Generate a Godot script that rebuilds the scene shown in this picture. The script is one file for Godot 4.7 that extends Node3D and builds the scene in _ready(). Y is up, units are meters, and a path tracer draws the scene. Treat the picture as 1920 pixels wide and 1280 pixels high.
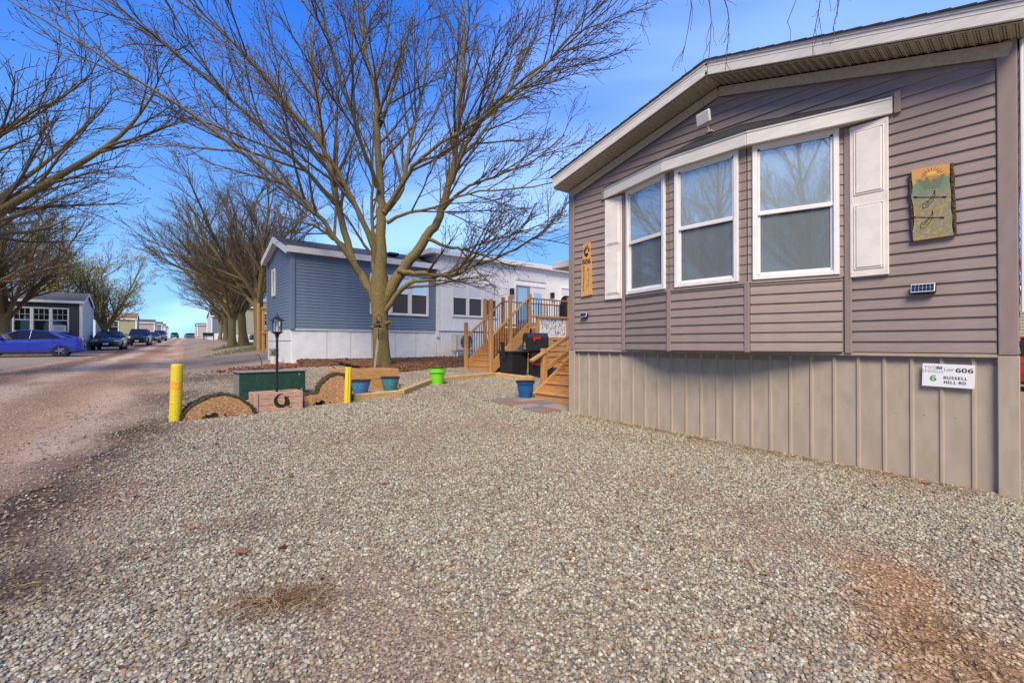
extends Node3D
# A gravel lot with a mauve park home, bare maples along a dirt road and neighbouring homes.
# World: -Z runs along the road away from the camera, +X towards the home, metres.

const EYE := Vector3(0, 1.25, 0)
var rng := RandomNumberGenerator.new()
var M := {}
var noise_a := FastNoiseLite.new()
var noise_b := FastNoiseLite.new()
var noise_c := FastNoiseLite.new()
var counts := {}

# ---------------------------------------------------------------- mesh builder
class MB:
	var v := PackedVector3Array()
	var n := PackedVector3Array()
	var c := PackedColorArray()
	var ix := PackedInt32Array()
	var col := Color.WHITE
	var colored := false

	func vert(p: Vector3, nn: Vector3) -> int:
		v.append(p)
		n.append(nn)
		if colored:
			c.append(col)
		return v.size() - 1

	func quad(a: Vector3, b: Vector3, d: Vector3, e: Vector3) -> void: # counter-clockwise seen from outside
		var nn := (b - a).cross(d - a)
		if nn.length_squared() < 1e-14:
			nn = (d - a).cross(e - a)
		nn = nn.normalized()
		var k := vert(a, nn)
		vert(b, nn)
		vert(d, nn)
		vert(e, nn)
		ix.append_array([k, k + 2, k + 1, k, k + 3, k + 2])

	func tri(a: Vector3, b: Vector3, d: Vector3) -> void:
		var nn := (b - a).cross(d - a).normalized()
		var k := vert(a, nn)
		vert(b, nn)
		vert(d, nn)
		ix.append_array([k, k + 2, k + 1])

	func box(p: Vector3, s: Vector3, t := Basis()) -> MB:
		var h := s * 0.5
		var q := []
		for i in 8:
			q.append(p + t * Vector3(h.x if i & 1 else -h.x, h.y if i & 2 else -h.y, h.z if i & 4 else -h.z))
		quad(q[4], q[5], q[7], q[6])
		quad(q[1], q[0], q[2], q[3])
		quad(q[5], q[1], q[3], q[7])
		quad(q[0], q[4], q[6], q[2])
		quad(q[6], q[7], q[3], q[2])
		quad(q[0], q[1], q[5], q[4])
		return self

	func cbox(p: Vector3, s: Vector3, b: float, t := Basis()) -> MB: # chamfered box
		var h := s * 0.5
		b = minf(b, minf(h.x, minf(h.y, h.z)) * 0.9)
		var f := func(x: float, y: float, z: float) -> Vector3: return p + t * Vector3(x, y, z)
		var i := h - Vector3.ONE * b
		for sg in [-1.0, 1.0]:
			var X: float = h.x * sg
			var Y: float = h.y * sg
			var Z: float = h.z * sg
			if sg > 0:
				quad(f.call(X, -i.y, i.z), f.call(X, -i.y, -i.z), f.call(X, i.y, -i.z), f.call(X, i.y, i.z))
				quad(f.call(-i.x, Y, i.z), f.call(i.x, Y, i.z), f.call(i.x, Y, -i.z), f.call(-i.x, Y, -i.z))
				quad(f.call(-i.x, -i.y, Z), f.call(i.x, -i.y, Z), f.call(i.x, i.y, Z), f.call(-i.x, i.y, Z))
			else:
				quad(f.call(X, -i.y, -i.z), f.call(X, -i.y, i.z), f.call(X, i.y, i.z), f.call(X, i.y, -i.z))
				quad(f.call(-i.x, Y, -i.z), f.call(i.x, Y, -i.z), f.call(i.x, Y, i.z), f.call(-i.x, Y, i.z))
				quad(f.call(i.x, -i.y, Z), f.call(-i.x, -i.y, Z), f.call(-i.x, i.y, Z), f.call(i.x, i.y, Z))
		for a in [-1.0, 1.0]:
			for e in [-1.0, 1.0]:
				var flip: bool = a * e > 0
				# edges along z, x, y
				var q := [f.call(a * h.x, e * i.y, -i.z), f.call(a * i.x, e * h.y, -i.z), f.call(a * i.x, e * h.y, i.z), f.call(a * h.x, e * i.y, i.z)]
				if flip: quad(q[3], q[0], q[1], q[2])
				else: quad(q[2], q[1], q[0], q[3])
				q = [f.call(-i.x, a * h.y, e * i.z), f.call(-i.x, a * i.y, e * h.z), f.call(i.x, a * i.y, e * h.z), f.call(i.x, a * h.y, e * i.z)]
				if flip: quad(q[0], q[1], q[2], q[3])
				else: quad(q[3], q[2], q[1], q[0])
				q = [f.call(a * i.x, -i.y, e * h.z), f.call(a * h.x, -i.y, e * i.z), f.call(a * h.x, i.y, e * i.z), f.call(a * i.x, i.y, e * h.z)]
				if flip: quad(q[0], q[1], q[2], q[3])
				else: quad(q[3], q[2], q[1], q[0])
				for g in [-1.0, 1.0]:
					var t0: Vector3 = f.call(a * h.x, e * i.y, g * i.z)
					var t1: Vector3 = f.call(a * i.x, e * h.y, g * i.z)
					var t2: Vector3 = f.call(a * i.x, e * i.y, g * h.z)
					if a * e * g > 0: tri(t0, t1, t2)
					else: tri(t2, t1, t0)
		return self

	func tube(pts: PackedVector3Array, rad: PackedFloat32Array, sides: int, cap := true) -> MB:
		var last := pts.size() - 1
		var dir := (pts[1] - pts[0]).normalized()
		var up := Vector3.RIGHT if absf(dir.y) > 0.8 else Vector3.UP
		var x := dir.cross(up).normalized()
		var first := -1
		for i in last + 1:
			var d := dir
			if i < last:
				d = (pts[i + 1] - pts[i]).normalized()
			var mid := (dir + d).normalized() if i > 0 else d
			dir = d
			x = (x - mid * x.dot(mid)).normalized()
			var y := x.cross(mid)
			var base := v.size()
			for k in sides:
				var a := TAU * k / sides
				var r := x * cos(a) + y * sin(a)
				vert(pts[i] + r * rad[i], r)
			if i > 0:
				for k in sides:
					var k2 := (k + 1) % sides
					var p := base - sides + k
					var p2 := base - sides + k2
					ix.append_array([p, p2, base + k, p2, base + k2, base + k])
		if cap:
			for e in [0, last]:
				var nn := (pts[e] - pts[1 if e == 0 else last - 1]).normalized()
				if e == 0: first = v.size() - sides * (last + 1)
				var b0: int = first if e == 0 else first + sides * last
				var ring_pts := []
				for k in sides:
					ring_pts.append(v[b0 + k])
				var cc := vert(pts[e], nn)
				var r0 := cc + 1
				for k in sides:
					vert(ring_pts[k], nn)
				for k in sides:
					var k2 := (k + 1) % sides
					if e == 0: ix.append_array([cc, r0 + k2, r0 + k])
					else: ix.append_array([cc, r0 + k, r0 + k2])
		return self

	func rod(a: Vector3, b: Vector3, r: float, sides := 8) -> MB:
		return tube(PackedVector3Array([a, b]), PackedFloat32Array([r, r]), sides)

	func bar(a: Vector3, b: Vector3, w: float, h: float, ch := 0.004) -> MB: # square timber from a to b; w across, h up
		var d := b - a
		var x := d.normalized()
		var z := x.cross(Vector3.UP)
		if z.length() < 0.01:
			z = Vector3(0, 0, 1)
		z = z.normalized()
		return cbox((a + b) * 0.5, Vector3(d.length(), h, w), ch, Basis(x, z.cross(x), z))

	func lathe(prof: Array, seg: int, at := Vector3.ZERO) -> MB: # prof: Vector2(radius, y) from bottom to top
		for i in prof.size() - 1:
			var p: Vector2 = prof[i]
			var q: Vector2 = prof[i + 1]
			var t := q - p
			var nr := Vector2(t.y, -t.x).normalized()
			var base := v.size()
			for k in seg + 1:
				var a := TAU * k / seg
				var r := Vector3(cos(a), 0, sin(a))
				vert(at + r * p.x + Vector3.UP * p.y, r * nr.x + Vector3.UP * nr.y)
				vert(at + r * q.x + Vector3.UP * q.y, r * nr.x + Vector3.UP * nr.y)
			for k in seg:
				var o := base + k * 2
				ix.append_array([o, o + 2, o + 1, o + 1, o + 2, o + 3])
		return self

	func prism(poly: PackedVector2Array, z0: float, z1: float) -> MB: # polygon in xy pulled along z
		var p := poly
		if not Geometry2D.is_polygon_clockwise(p):
			pass
		else:
			p = poly.duplicate()
			p.reverse()
		var tris := Geometry2D.triangulate_polygon(p)
		for i in range(0, tris.size(), 3):
			var a := p[tris[i]]
			var b := p[tris[i + 1]]
			var d := p[tris[i + 2]]
			if (b - a).cross(d - a) < 0:
				var s := b
				b = d
				d = s
			tri(Vector3(a.x, a.y, z1), Vector3(b.x, b.y, z1), Vector3(d.x, d.y, z1))
			tri(Vector3(a.x, a.y, z0), Vector3(d.x, d.y, z0), Vector3(b.x, b.y, z0))
		for i in p.size():
			var a := p[i]
			var b := p[(i + 1) % p.size()]
			quad(Vector3(a.x, a.y, z0), Vector3(b.x, b.y, z0), Vector3(b.x, b.y, z1), Vector3(a.x, a.y, z1))
		return self

	func skew(k: float, w: float) -> MB: # draws one long side in towards its far end
		for i in v.size():
			if v[i].z < -0.13 and v[i].x > 0.0:
				v[i].x -= k * (-v[i].z - 0.13) * v[i].x / w
		return self

	func mesh() -> ArrayMesh:
		var arr := []
		arr.resize(Mesh.ARRAY_MAX)
		arr[Mesh.ARRAY_VERTEX] = v
		arr[Mesh.ARRAY_NORMAL] = n
		if colored:
			arr[Mesh.ARRAY_COLOR] = c
		arr[Mesh.ARRAY_INDEX] = ix
		var m := ArrayMesh.new()
		m.add_surface_from_arrays(Mesh.PRIMITIVE_TRIANGLES, arr)
		return m

# ---------------------------------------------------------------- scene helpers
func numbered(called: String) -> String:
	counts[called] = counts.get(called, -1) + 1
	return called if counts[called] == 0 else "%s_%03d" % [called, counts[called]]

func thing(called: String, label: String, category: String, at := Vector3.ZERO, turn := 0.0, group := "") -> Node3D:
	var o := Node3D.new()
	o.name = numbered(called)
	add_child(o)
	o.position = at
	o.rotation.y = turn
	tag(o, label, category, group)
	return o

func tag(o: Node, label: String, category: String, group := "", kind := "") -> void:
	if label: o.set_meta("label", label)
	if category: o.set_meta("category", category)
	if group: o.set_meta("group", group)
	if kind: o.set_meta("kind", kind)

func part(parent: Node, called: String, mesh, m: Material, at := Vector3.ZERO, turn := Vector3.ZERO) -> MeshInstance3D:
	var o := MeshInstance3D.new()
	o.name = called
	o.mesh = mesh.mesh() if mesh is MB else mesh
	o.material_override = m
	o.position = at
	o.rotation = turn
	parent.add_child(o, true)
	return o

func copy_of(o: Node3D, at: Vector3, turn: float, label := "", size := 1.0) -> Node3D:
	var r: Node3D = o.duplicate()
	var bare := String(o.name)
	if bare.right(3).is_valid_int():
		bare = bare.left(-4)
	r.name = numbered(bare)
	add_child(r)
	r.position = at
	r.rotation.y = turn
	r.scale = Vector3.ONE * size
	if label: r.set_meta("label", label)
	return r

func text_mesh(s: String, height: float, font: String, depth := 0.002, weight := 400) -> TextMesh:
	var t := TextMesh.new()
	var f := SystemFont.new()
	f.font_names = PackedStringArray([font])
	f.font_weight = weight
	t.font = f
	t.text = s
	t.font_size = 64
	t.pixel_size = height / 46.0 # height of a capital
	t.depth = depth
	return t

# ---------------------------------------------------------------- ground
const GR := [[-50, -0.05], [-3, 0.0], [0, 0.01], [5, 0.16], [7.3, 0.26], [11, 0.42], [15.7, 0.62], [28, 1.02], [34, 1.22], [43, 1.35], [80, 1.9], [150, 2.95], [180, 3.0], [6000, 3.0]]
const GL := [[-50, -0.1], [-3, -0.05], [0, -0.02], [4, 0.1], [7, 0.24], [16, 0.42], [28, 0.5], [37, 0.57], [45, 0.78], [150, 2.85], [180, 2.95], [6000, 2.95]]

func table(t: Array, x: float) -> float:
	for i in t.size() - 1:
		if x <= t[i + 1][0]:
			return lerpf(t[i][1], t[i + 1][1], clampf((x - t[i][0]) / (t[i + 1][0] - t[i][0]), 0, 1))
	return t[-1][1]

func road_x(s: float) -> float:
	return -2.4 + 0.095 * clampf(s, -8.0, 400.0)

const RIGHT := [[-8.0, 0.5], [0.0, 0.75], [3.0, 1.15], [4.4, 1.4], [7.2, 1.85], [10.0, 2.2], [400.0, 2.2]] # half width on the lot's side

func gy(x: float, z: float) -> float:
	var s := -z
	var r := road_x(s)
	var a := table(GL, s)
	return lerpf(a, table(GR, s), smoothstep(r + 1.5, r + 5.5, x))

func on(x: float, z: float, up := 0.0) -> Vector3:
	return Vector3(x, gy(x, z) + up, z)

func soil_at(x: float, z: float) -> float: # 0 gravel .. 1 bare dark soil
	var n := noise_a.get_noise_2d(x, z) * 0.5 + noise_b.get_noise_2d(x, z) * 0.35
	var e := 0.0
	for b in SOIL:
		var p := Vector2(x - b[0], z - b[1]).rotated(-b[4])
		var q := Vector2(p.x / b[2], p.y / b[3]).length()
		e = maxf(e, b[5] * clampf(1.25 - q + n * 1.1, 0.0, 1.0))
	return e

const SOIL := [ # x, z, half widths, turn, strength
	[-0.42, -4.9, 0.42, 2.1, 0.26, 1.0], [0.15, -7.0, 0.44, 1.3, 0.26, 1.0], [-0.42, -3.3, 0.4, 0.5, 0.0, 0.9], [-0.1, -3.35, 0.45, 0.12, 0.45, 0.6], [0.58, -2.3, 0.2, 0.08, 0.55, 0.55],
	[1.6, -13.6, 1.9, 1.7, 0.3, 0.85], [0.7, -10.2, 0.6, 1.8, 0.15, 0.85],
	[3.0, -18.5, 1.2, 1.6, 0.6, 0.6], [0.55, -3.35, 0.35, 0.2, 0.5, 0.5],
]
const SAND := [[2.65, -0.3, 0.6, 0.34, -0.6], [2.2, -0.1, 0.35, 0.25, 0.0], [3.0, -0.45, 0.3, 0.2, -0.5]]

func sand_at(x: float, z: float) -> float:
	var n := noise_a.get_noise_2d(x * 2.0, z * 2.0) * 0.5 + noise_b.get_noise_2d(x, z) * 0.4
	var e := 0.0
	for b in SAND:
		var p := Vector2(x - b[0], z - b[1]).rotated(-b[4])
		e = maxf(e, clampf((1.1 - Vector2(p.x / b[2], p.y / b[3]).length() + n) * 1.6, 0.0, 1.0))
	return e

func ground_color(x: float, z: float) -> Color:
	var gravel := Color(0.38, 0.32, 0.26)
	var n1 := noise_a.get_noise_2d(x, z)
	var n2 := noise_c.get_noise_2d(x, z)
	var dirt := clampf(0.5 + (n2 * 1.4 + n1 * 0.6 + noise_b.get_noise_2d(x, z) * 0.4) * 1.8, 0.0, 1.0) # patches of packed dirt between the stones
	var c := gravel.lerp(Color(0.43, 0.31, 0.225), dirt * 0.8)
	c = c.lerp(Color(0.3, 0.22, 0.155), clampf(0.25 + n1 * 0.5 + n2 * 0.5, 0, 0.6))
	c = c.lerp(Color(0.085, 0.06, 0.042), soil_at(x, z))
	c = c.lerp(Color(0.42, 0.24, 0.11), sand_at(x, z) * 0.9)
	if x > 6.5 and z < -19.0: # grass between the far trees
		var g := clampf(0.2 + n1 * 0.9, 0.0, 0.75) * smoothstep(6.5, 8.0, x)
		c = c.lerp(Color(0.11, 0.13, 0.035), g)
	return c

func axis(bands: Array) -> PackedFloat32Array: # [end, step] from a start
	var out := PackedFloat32Array([bands[0]])
	var at: float = bands[0]
	for i in range(1, bands.size()):
		while at < bands[i][0] - 1e-4:
			at += minf(bands[i][1], bands[i][0] - at)
			out.append(at)
	return out

func sheet(xs: PackedFloat32Array, zs: PackedFloat32Array, height: Callable, color: Callable, shift = null) -> MB:
	var mb := MB.new()
	mb.colored = true
	var w := xs.size()
	for z in zs:
		for x0 in xs:
			var x: float = x0 if shift == null else shift.call(x0, z)
			mb.col = color.call(x, z)
			var nn := Vector3(height.call(x - 0.05, z) - height.call(x + 0.05, z), 0.1, height.call(x, z - 0.05) - height.call(x, z + 0.05)).normalized()
			mb.vert(Vector3(x, height.call(x, z), z), nn)
	for j in zs.size() - 1:
		for i in w - 1:
			var a := j * w + i
			mb.ix.append_array([a, a + 1, a + w, a + 1, a + w + 1, a + w]) # z runs up with j
	return mb

# ---------------------------------------------------------------- materials
func noise_tex(freq: float, stops: Array, size := 512, kind := FastNoiseLite.TYPE_SIMPLEX_SMOOTH, octaves := 4, normal := false, bump := 4.0) -> NoiseTexture2D:
	var f := FastNoiseLite.new()
	f.noise_type = kind
	f.frequency = freq
	f.fractal_octaves = octaves
	f.seed = 7 + int(freq * 1000)
	var t := NoiseTexture2D.new()
	t.width = size
	t.height = size
	t.seamless = true
	t.noise = f
	if normal:
		t.as_normal_map = true
		t.bump_strength = bump
	elif stops:
		var g := Gradient.new()
		g.offsets = PackedFloat32Array()
		var cols := PackedColorArray()
		var offs := PackedFloat32Array()
		for s in stops:
			offs.append(s[0])
			cols.append(s[1].linear_to_srgb())
		g.offsets = offs
		g.colors = cols
		t.color_ramp = g
	return t

func lin(r: float, g: float, b: float) -> Color:
	return Color(r, g, b).linear_to_srgb()

func mat(c: Color, rough := 0.7, metal := 0.0) -> StandardMaterial3D: # c is a linear base colour
	var m := StandardMaterial3D.new()
	m.albedo_color = c.linear_to_srgb()
	m.roughness = rough
	m.metallic = metal
	return m

func grained(a: Color, b: Color, freq: float, scale: Vector3, rough := 0.7, world := false, bump := 0.0, mid = null) -> StandardMaterial3D:
	var m := StandardMaterial3D.new()
	var stops := [[0.25, a], [0.75, b]] if mid == null else [[0.2, a], [0.5, mid], [0.8, b]]
	m.albedo_texture = noise_tex(freq, stops, 256)
	m.uv1_triplanar = true
	m.uv1_world_triplanar = world
	m.uv1_scale = scale
	m.roughness = rough
	if bump > 0.0:
		m.heightmap_enabled = true
		m.heightmap_scale = bump
		m.heightmap_texture = noise_tex(freq, [], 256)
	return m

func make_materials() -> void:
	var L := func(r, g, b): return Color(r, g, b)
	# ground
	var g := StandardMaterial3D.new()
	g.vertex_color_use_as_albedo = true
	g.albedo_texture = noise_tex(0.09, [[0.2, Color(0.32, 0.31, 0.30)], [0.45, Color(0.8, 0.78, 0.76)], [0.6, Color(1, 1, 1)], [0.8, Color(0.55, 0.53, 0.5)]], 1024, FastNoiseLite.TYPE_CELLULAR, 2)
	g.uv1_triplanar = true
	g.uv1_world_triplanar = true
	g.uv1_scale = Vector3(0.55, 0.55, 0.55)
	g.heightmap_enabled = true
	g.heightmap_scale = 1.2
	g.heightmap_texture = noise_tex(0.09, [], 1024, FastNoiseLite.TYPE_CELLULAR, 2)
	g.roughness = 0.95
	M.ground = g
	var rd := StandardMaterial3D.new()
	rd.vertex_color_use_as_albedo = true
	rd.albedo_texture = noise_tex(0.14, [[0.15, Color(0.5, 0.49, 0.48)], [0.5, Color(0.85, 0.84, 0.83)], [0.8, Color(1, 1, 1)]], 1024, FastNoiseLite.TYPE_SIMPLEX, 5)
	rd.uv1_triplanar = true
	rd.uv1_world_triplanar = true
	rd.uv1_scale = Vector3(0.6, 0.6, 0.6)
	rd.roughness = 0.95
	M.road = rd
	var p := StandardMaterial3D.new()
	p.vertex_color_use_as_albedo = true
	p.roughness = 0.8
	M.pebble = p
	var chip := p.duplicate()
	chip.roughness = 0.9
	M.chip = chip
	# park home
	M.siding = grained(L.call(0.26, 0.2, 0.175), L.call(0.3, 0.235, 0.205), 0.02, Vector3(0.7, 9, 0.7), 0.5)
	M.siding_trim = grained(L.call(0.26, 0.2, 0.175), L.call(0.285, 0.22, 0.195), 0.02, Vector3(2, 0.7, 2), 0.5)
	M.skirt = grained(L.call(0.37, 0.305, 0.235), L.call(0.42, 0.35, 0.275), 0.015, Vector3(1.5, 0.6, 1.5), 0.5)
	M.fascia = grained(L.call(0.58, 0.565, 0.52), L.call(0.68, 0.665, 0.62), 0.02, Vector3(0.6, 6, 6), 0.5)
	M.soffit = grained(L.call(0.42, 0.37, 0.27), L.call(0.48, 0.43, 0.33), 0.03, Vector3(2, 2, 2), 0.6)
	M.white = grained(L.call(0.74, 0.73, 0.71), L.call(0.8, 0.79, 0.77), 0.02, Vector3(1, 1, 1), 0.45)
	M.shutter = grained(L.call(0.76, 0.7, 0.64), L.call(0.82, 0.76, 0.7), 0.02, Vector3(1, 1, 1), 0.45)
	M.shingle = grained(L.call(0.012, 0.0125, 0.014), L.call(0.045, 0.046, 0.05), 0.12, Vector3(3, 3, 3), 0.95, false, 0.4)
	M.shingle_brown = grained(L.call(0.16, 0.09, 0.06), L.call(0.25, 0.16, 0.11), 0.12, Vector3(2, 2, 2), 0.95)
	M.shingle_grey = grained(L.call(0.05, 0.055, 0.06), L.call(0.12, 0.12, 0.125), 0.12, Vector3(2, 2, 2), 0.95)
	M.perforation = mat(L.call(0.05, 0.04, 0.03), 0.9)
	var gl := StandardMaterial3D.new()
	gl.transparency = BaseMaterial3D.TRANSPARENCY_ALPHA
	gl.albedo_color = Color(0.86, 0.93, 0.95, 0.06)
	gl.roughness = 0.02
	gl.metallic = 0.5
	gl.metallic_specular = 0.7
	M.glass = gl
	var gl2 := gl.duplicate()
	gl2.metallic = 0.05
	gl2.metallic_specular = 0.5
	M.glass_plain = gl2
	var sc := mat(L.call(0.02, 0.022, 0.024), 0.6)
	sc.transparency = BaseMaterial3D.TRANSPARENCY_ALPHA
	sc.albedo_color.a = 0.5
	M.insect_screen = sc
	M.screen = mat(L.call(0.02, 0.022, 0.024), 0.5)
	M.dark_glass = mat(L.call(0.012, 0.014, 0.016), 0.04)
	M.dark_glass.metallic_specular = 0.55
	M.room = mat(L.call(0.5, 0.47, 0.42), 0.9)
	M.curtain = grained(L.call(0.27, 0.285, 0.27), L.call(0.36, 0.375, 0.355), 0.05, Vector3(3, 1, 3), 0.95)
	M.blind = mat(L.call(0.7, 0.7, 0.7), 0.8)
	M.screen_cloth = grained(L.call(0.055, 0.055, 0.055), L.call(0.075, 0.075, 0.073), 0.3, Vector3(8, 8, 8), 0.7)
	# neighbours
	M.blue_siding = grained(L.call(0.135, 0.185, 0.26), L.call(0.165, 0.22, 0.3), 0.02, Vector3(0.5, 5, 0.5), 0.55)
	M.white_siding = grained(L.call(0.8, 0.79, 0.76), L.call(0.86, 0.85, 0.82), 0.02, Vector3(2, 0.4, 2), 0.5)
	M.pale_panel = grained(L.call(0.72, 0.735, 0.735), L.call(0.8, 0.81, 0.81), 0.012, Vector3(0.6, 0.6, 0.6), 0.4)
	M.charcoal = grained(L.call(0.045, 0.047, 0.05), L.call(0.06, 0.062, 0.066), 0.02, Vector3(0.5, 3, 0.5), 0.6)
	M.grey_siding = mat(L.call(0.28, 0.28, 0.29), 0.6)
	M.light_siding = mat(L.call(0.55, 0.55, 0.54), 0.6)
	M.olive_siding = mat(L.call(0.3, 0.31, 0.17), 0.6)
	M.mauve_siding = mat(L.call(0.4, 0.3, 0.28), 0.6)
	M.sage_siding = mat(L.call(0.37, 0.37, 0.24), 0.6)
	M.beige_siding = mat(L.call(0.5, 0.42, 0.36), 0.6)
	# wood
	var wa: Color = L.call(0.38, 0.185, 0.06)
	var wb: Color = L.call(0.58, 0.33, 0.13)
	var wm: Color = L.call(0.5, 0.26, 0.09)
	M.wood_x = grained(wa, wb, 0.03, Vector3(0.5, 7, 7), 0.75, false, 0.15, wm)
	M.wood_y = grained(wa, wb, 0.03, Vector3(7, 0.5, 7), 0.75, false, 0.15, wm)
	M.wood_z = grained(wa, wb, 0.03, Vector3(7, 7, 0.5), 0.75, false, 0.15, wm)
	M.pale_wood_x = grained(L.call(0.42, 0.24, 0.16), L.call(0.62, 0.4, 0.29), 0.03, Vector3(0.8, 7, 7), 0.8, false, 0.15)
	M.timber_x = grained(L.call(0.4, 0.25, 0.09), L.call(0.6, 0.42, 0.2), 0.03, Vector3(0.6, 6, 6), 0.8, false, 0.2)
	M.sign_wood = grained(L.call(0.52, 0.26, 0.08), L.call(0.72, 0.42, 0.17), 0.03, Vector3(12, 0.8, 12), 0.6)
	M.cut_wood = grained(L.call(0.3, 0.16, 0.07), L.call(0.62, 0.38, 0.19), 0.03, Vector3(2.4, 5, 2.4), 0.9, false, 0.4, L.call(0.46, 0.25, 0.11))
	M.growth_ring = mat(L.call(0.3, 0.15, 0.06), 0.9)
	M.log_bark = grained(L.call(0.035, 0.025, 0.015), L.call(0.12, 0.095, 0.05), 0.06, Vector3(3, 3, 3), 0.95, false, 2.0)
	M.bark = grained(L.call(0.08, 0.06, 0.03), L.call(0.25, 0.195, 0.09), 0.045, Vector3(3.2, 0.9, 3.2), 0.95, false, 1.6, L.call(0.17, 0.132, 0.042))
	M.twig = grained(L.call(0.08, 0.055, 0.032), L.call(0.18, 0.125, 0.065), 0.03, Vector3(1, 1, 1), 0.9)
	M.bud = mat(L.call(0.075, 0.07, 0.03), 0.9)
	var leaf := mat(L.call(0.33, 0.29, 0.08), 0.8)
	leaf.backlight_enabled = true
	leaf.backlight = lin(0.25, 0.22, 0.05)
	M.young_leaf = leaf
	M.dry_leaf = grained(L.call(0.22, 0.09, 0.03), L.call(0.42, 0.2, 0.08), 0.05, Vector3(8, 8, 8), 0.8)
	M.evergreen = mat(L.call(0.05, 0.085, 0.03), 0.8)
	# small things
	M.yellow = grained(L.call(0.5, 0.38, 0.03), L.call(0.84, 0.68, 0.03), 0.05, Vector3(5, 2.2, 5), 0.5, false, 0.1, L.call(0.78, 0.6, 0.018))
	M.orange_tape = mat(L.call(0.85, 0.38, 0.03), 0.6)
	M.cabinet_green = grained(L.call(0.012, 0.05, 0.028), L.call(0.02, 0.07, 0.042), 0.02, Vector3(2, 2, 2), 0.5)
	M.cabinet_side = grained(L.call(0.14, 0.13, 0.11), L.call(0.3, 0.28, 0.25), 0.05, Vector3(3, 3, 3), 0.8)
	M.black = mat(L.call(0.012, 0.013, 0.015), 0.45)
	M.black_plastic = grained(L.call(0.012, 0.013, 0.014), L.call(0.02, 0.021, 0.023), 0.05, Vector3(4, 4, 4), 0.5)
	M.red = mat(L.call(0.5, 0.015, 0.015), 0.4)
	M.lime = mat(L.call(0.17, 0.72, 0.012), 0.4)
	M.lime.clearcoat_enabled = true
	M.teal = grained(L.call(0.04, 0.2, 0.25), L.call(0.09, 0.32, 0.35), 0.03, Vector3(4, 4, 4), 0.2)
	M.sky_blue = grained(L.call(0.04, 0.16, 0.36), L.call(0.1, 0.27, 0.5), 0.03, Vector3(4, 4, 4), 0.2)
	M.deep_blue = grained(L.call(0.008, 0.075, 0.26), L.call(0.015, 0.11, 0.33), 0.03, Vector3(4, 4, 4), 0.3)
	M.pot_inside = mat(L.call(0.03, 0.022, 0.016), 0.8)
	M.potting_soil = grained(L.call(0.02, 0.012, 0.008), L.call(0.08, 0.05, 0.03), 0.2, Vector3(4, 4, 4), 1.0, false, 2.0)
	M.metal = mat(L.call(0.45, 0.46, 0.47), 0.35, 0.9)
	M.hardware = mat(L.call(0.55, 0.55, 0.54), 0.4, 0.6)
	M.cream = mat(L.call(0.62, 0.6, 0.54), 0.5)
	M.solar = mat(L.call(0.012, 0.02, 0.06), 0.12)
	M.print_black = mat(L.call(0.012, 0.012, 0.012), 0.6)
	M.print_grey = mat(L.call(0.3, 0.3, 0.31), 0.6)
	M.print_green = mat(L.call(0.045, 0.24, 0.03), 0.6)
	M.carved = mat(L.call(0.03, 0.014, 0.006), 0.9)
	M.sign_white = mat(L.call(0.78, 0.78, 0.8), 0.35)
	M.paver_a = grained(L.call(0.2, 0.11, 0.085), L.call(0.29, 0.17, 0.13), 0.1, Vector3(3, 3, 3), 0.9)
	M.paver_b = grained(L.call(0.13, 0.13, 0.14), L.call(0.22, 0.21, 0.22), 0.1, Vector3(3, 3, 3), 0.9)
	M.paver_c = grained(L.call(0.27, 0.2, 0.17), L.call(0.35, 0.27, 0.23), 0.1, Vector3(3, 3, 3), 0.9)
	M.tyre = mat(L.call(0.015, 0.015, 0.016), 0.85)
	M.rim = mat(L.call(0.35, 0.36, 0.38), 0.35, 0.8)
	M.lamp_red = mat(L.call(0.5, 0.01, 0.01), 0.2)
	M.lamp_clear = mat(L.call(0.6, 0.6, 0.6), 0.15)
	M.hill = mat(L.call(0.1, 0.12, 0.09), 1.0)
	M.painted_wood = painted_plank()

func paint(c: Color) -> StandardMaterial3D:
	var m := mat(c, 0.35)
	m.clearcoat_enabled = true
	m.clearcoat = 1.0
	m.clearcoat_roughness = 0.05
	return m

func painted_plank() -> StandardMaterial3D: # dye on the wall plank: orange sky, green and blue water, tan grain
	var w := 96
	var h := 160
	var im := Image.create(w, h, false, Image.FORMAT_RGB8)
	for y in h:
		for x in w:
			var t := float(y) / h + noise_a.get_noise_2d(x * 0.08, y * 0.05) * 0.12
			var c := Color(0.7, 0.36, 0.11)
			c = c.lerp(Color(0.2, 0.27, 0.15), smoothstep(0.14, 0.2, t))
			c = c.lerp(Color(0.3, 0.25, 0.11), smoothstep(0.3, 0.42, t))
			c = c.lerp(Color(0.19, 0.3, 0.33), clampf(noise_b.get_noise_2d(x * 0.035, y * 0.06) * 2.6 + 0.1, 0, 0.85) * smoothstep(0.2, 0.4, t))
			c = c.lerp(Color(0.55, 0.34, 0.08), clampf(noise_c.get_noise_2d(x * 0.7 + 90, y * 0.9) * 2.4, 0, 0.85) * smoothstep(0.3, 0.5, t))
			c *= 0.9 + 0.25 * noise_b.get_noise_2d(x * 2.5, y * 0.4)
			im.set_pixel(x, y, c.linear_to_srgb())
	var m := StandardMaterial3D.new()
	m.albedo_texture = ImageTexture.create_from_image(im)
	m.uv1_triplanar = true
	m.uv1_scale = Vector3(1.0 / 0.28, 1.0 / 0.66, 1.0)
	m.uv1_offset = Vector3(0.5, 0.5, 0)
	m.roughness = 0.5
	return m

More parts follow.
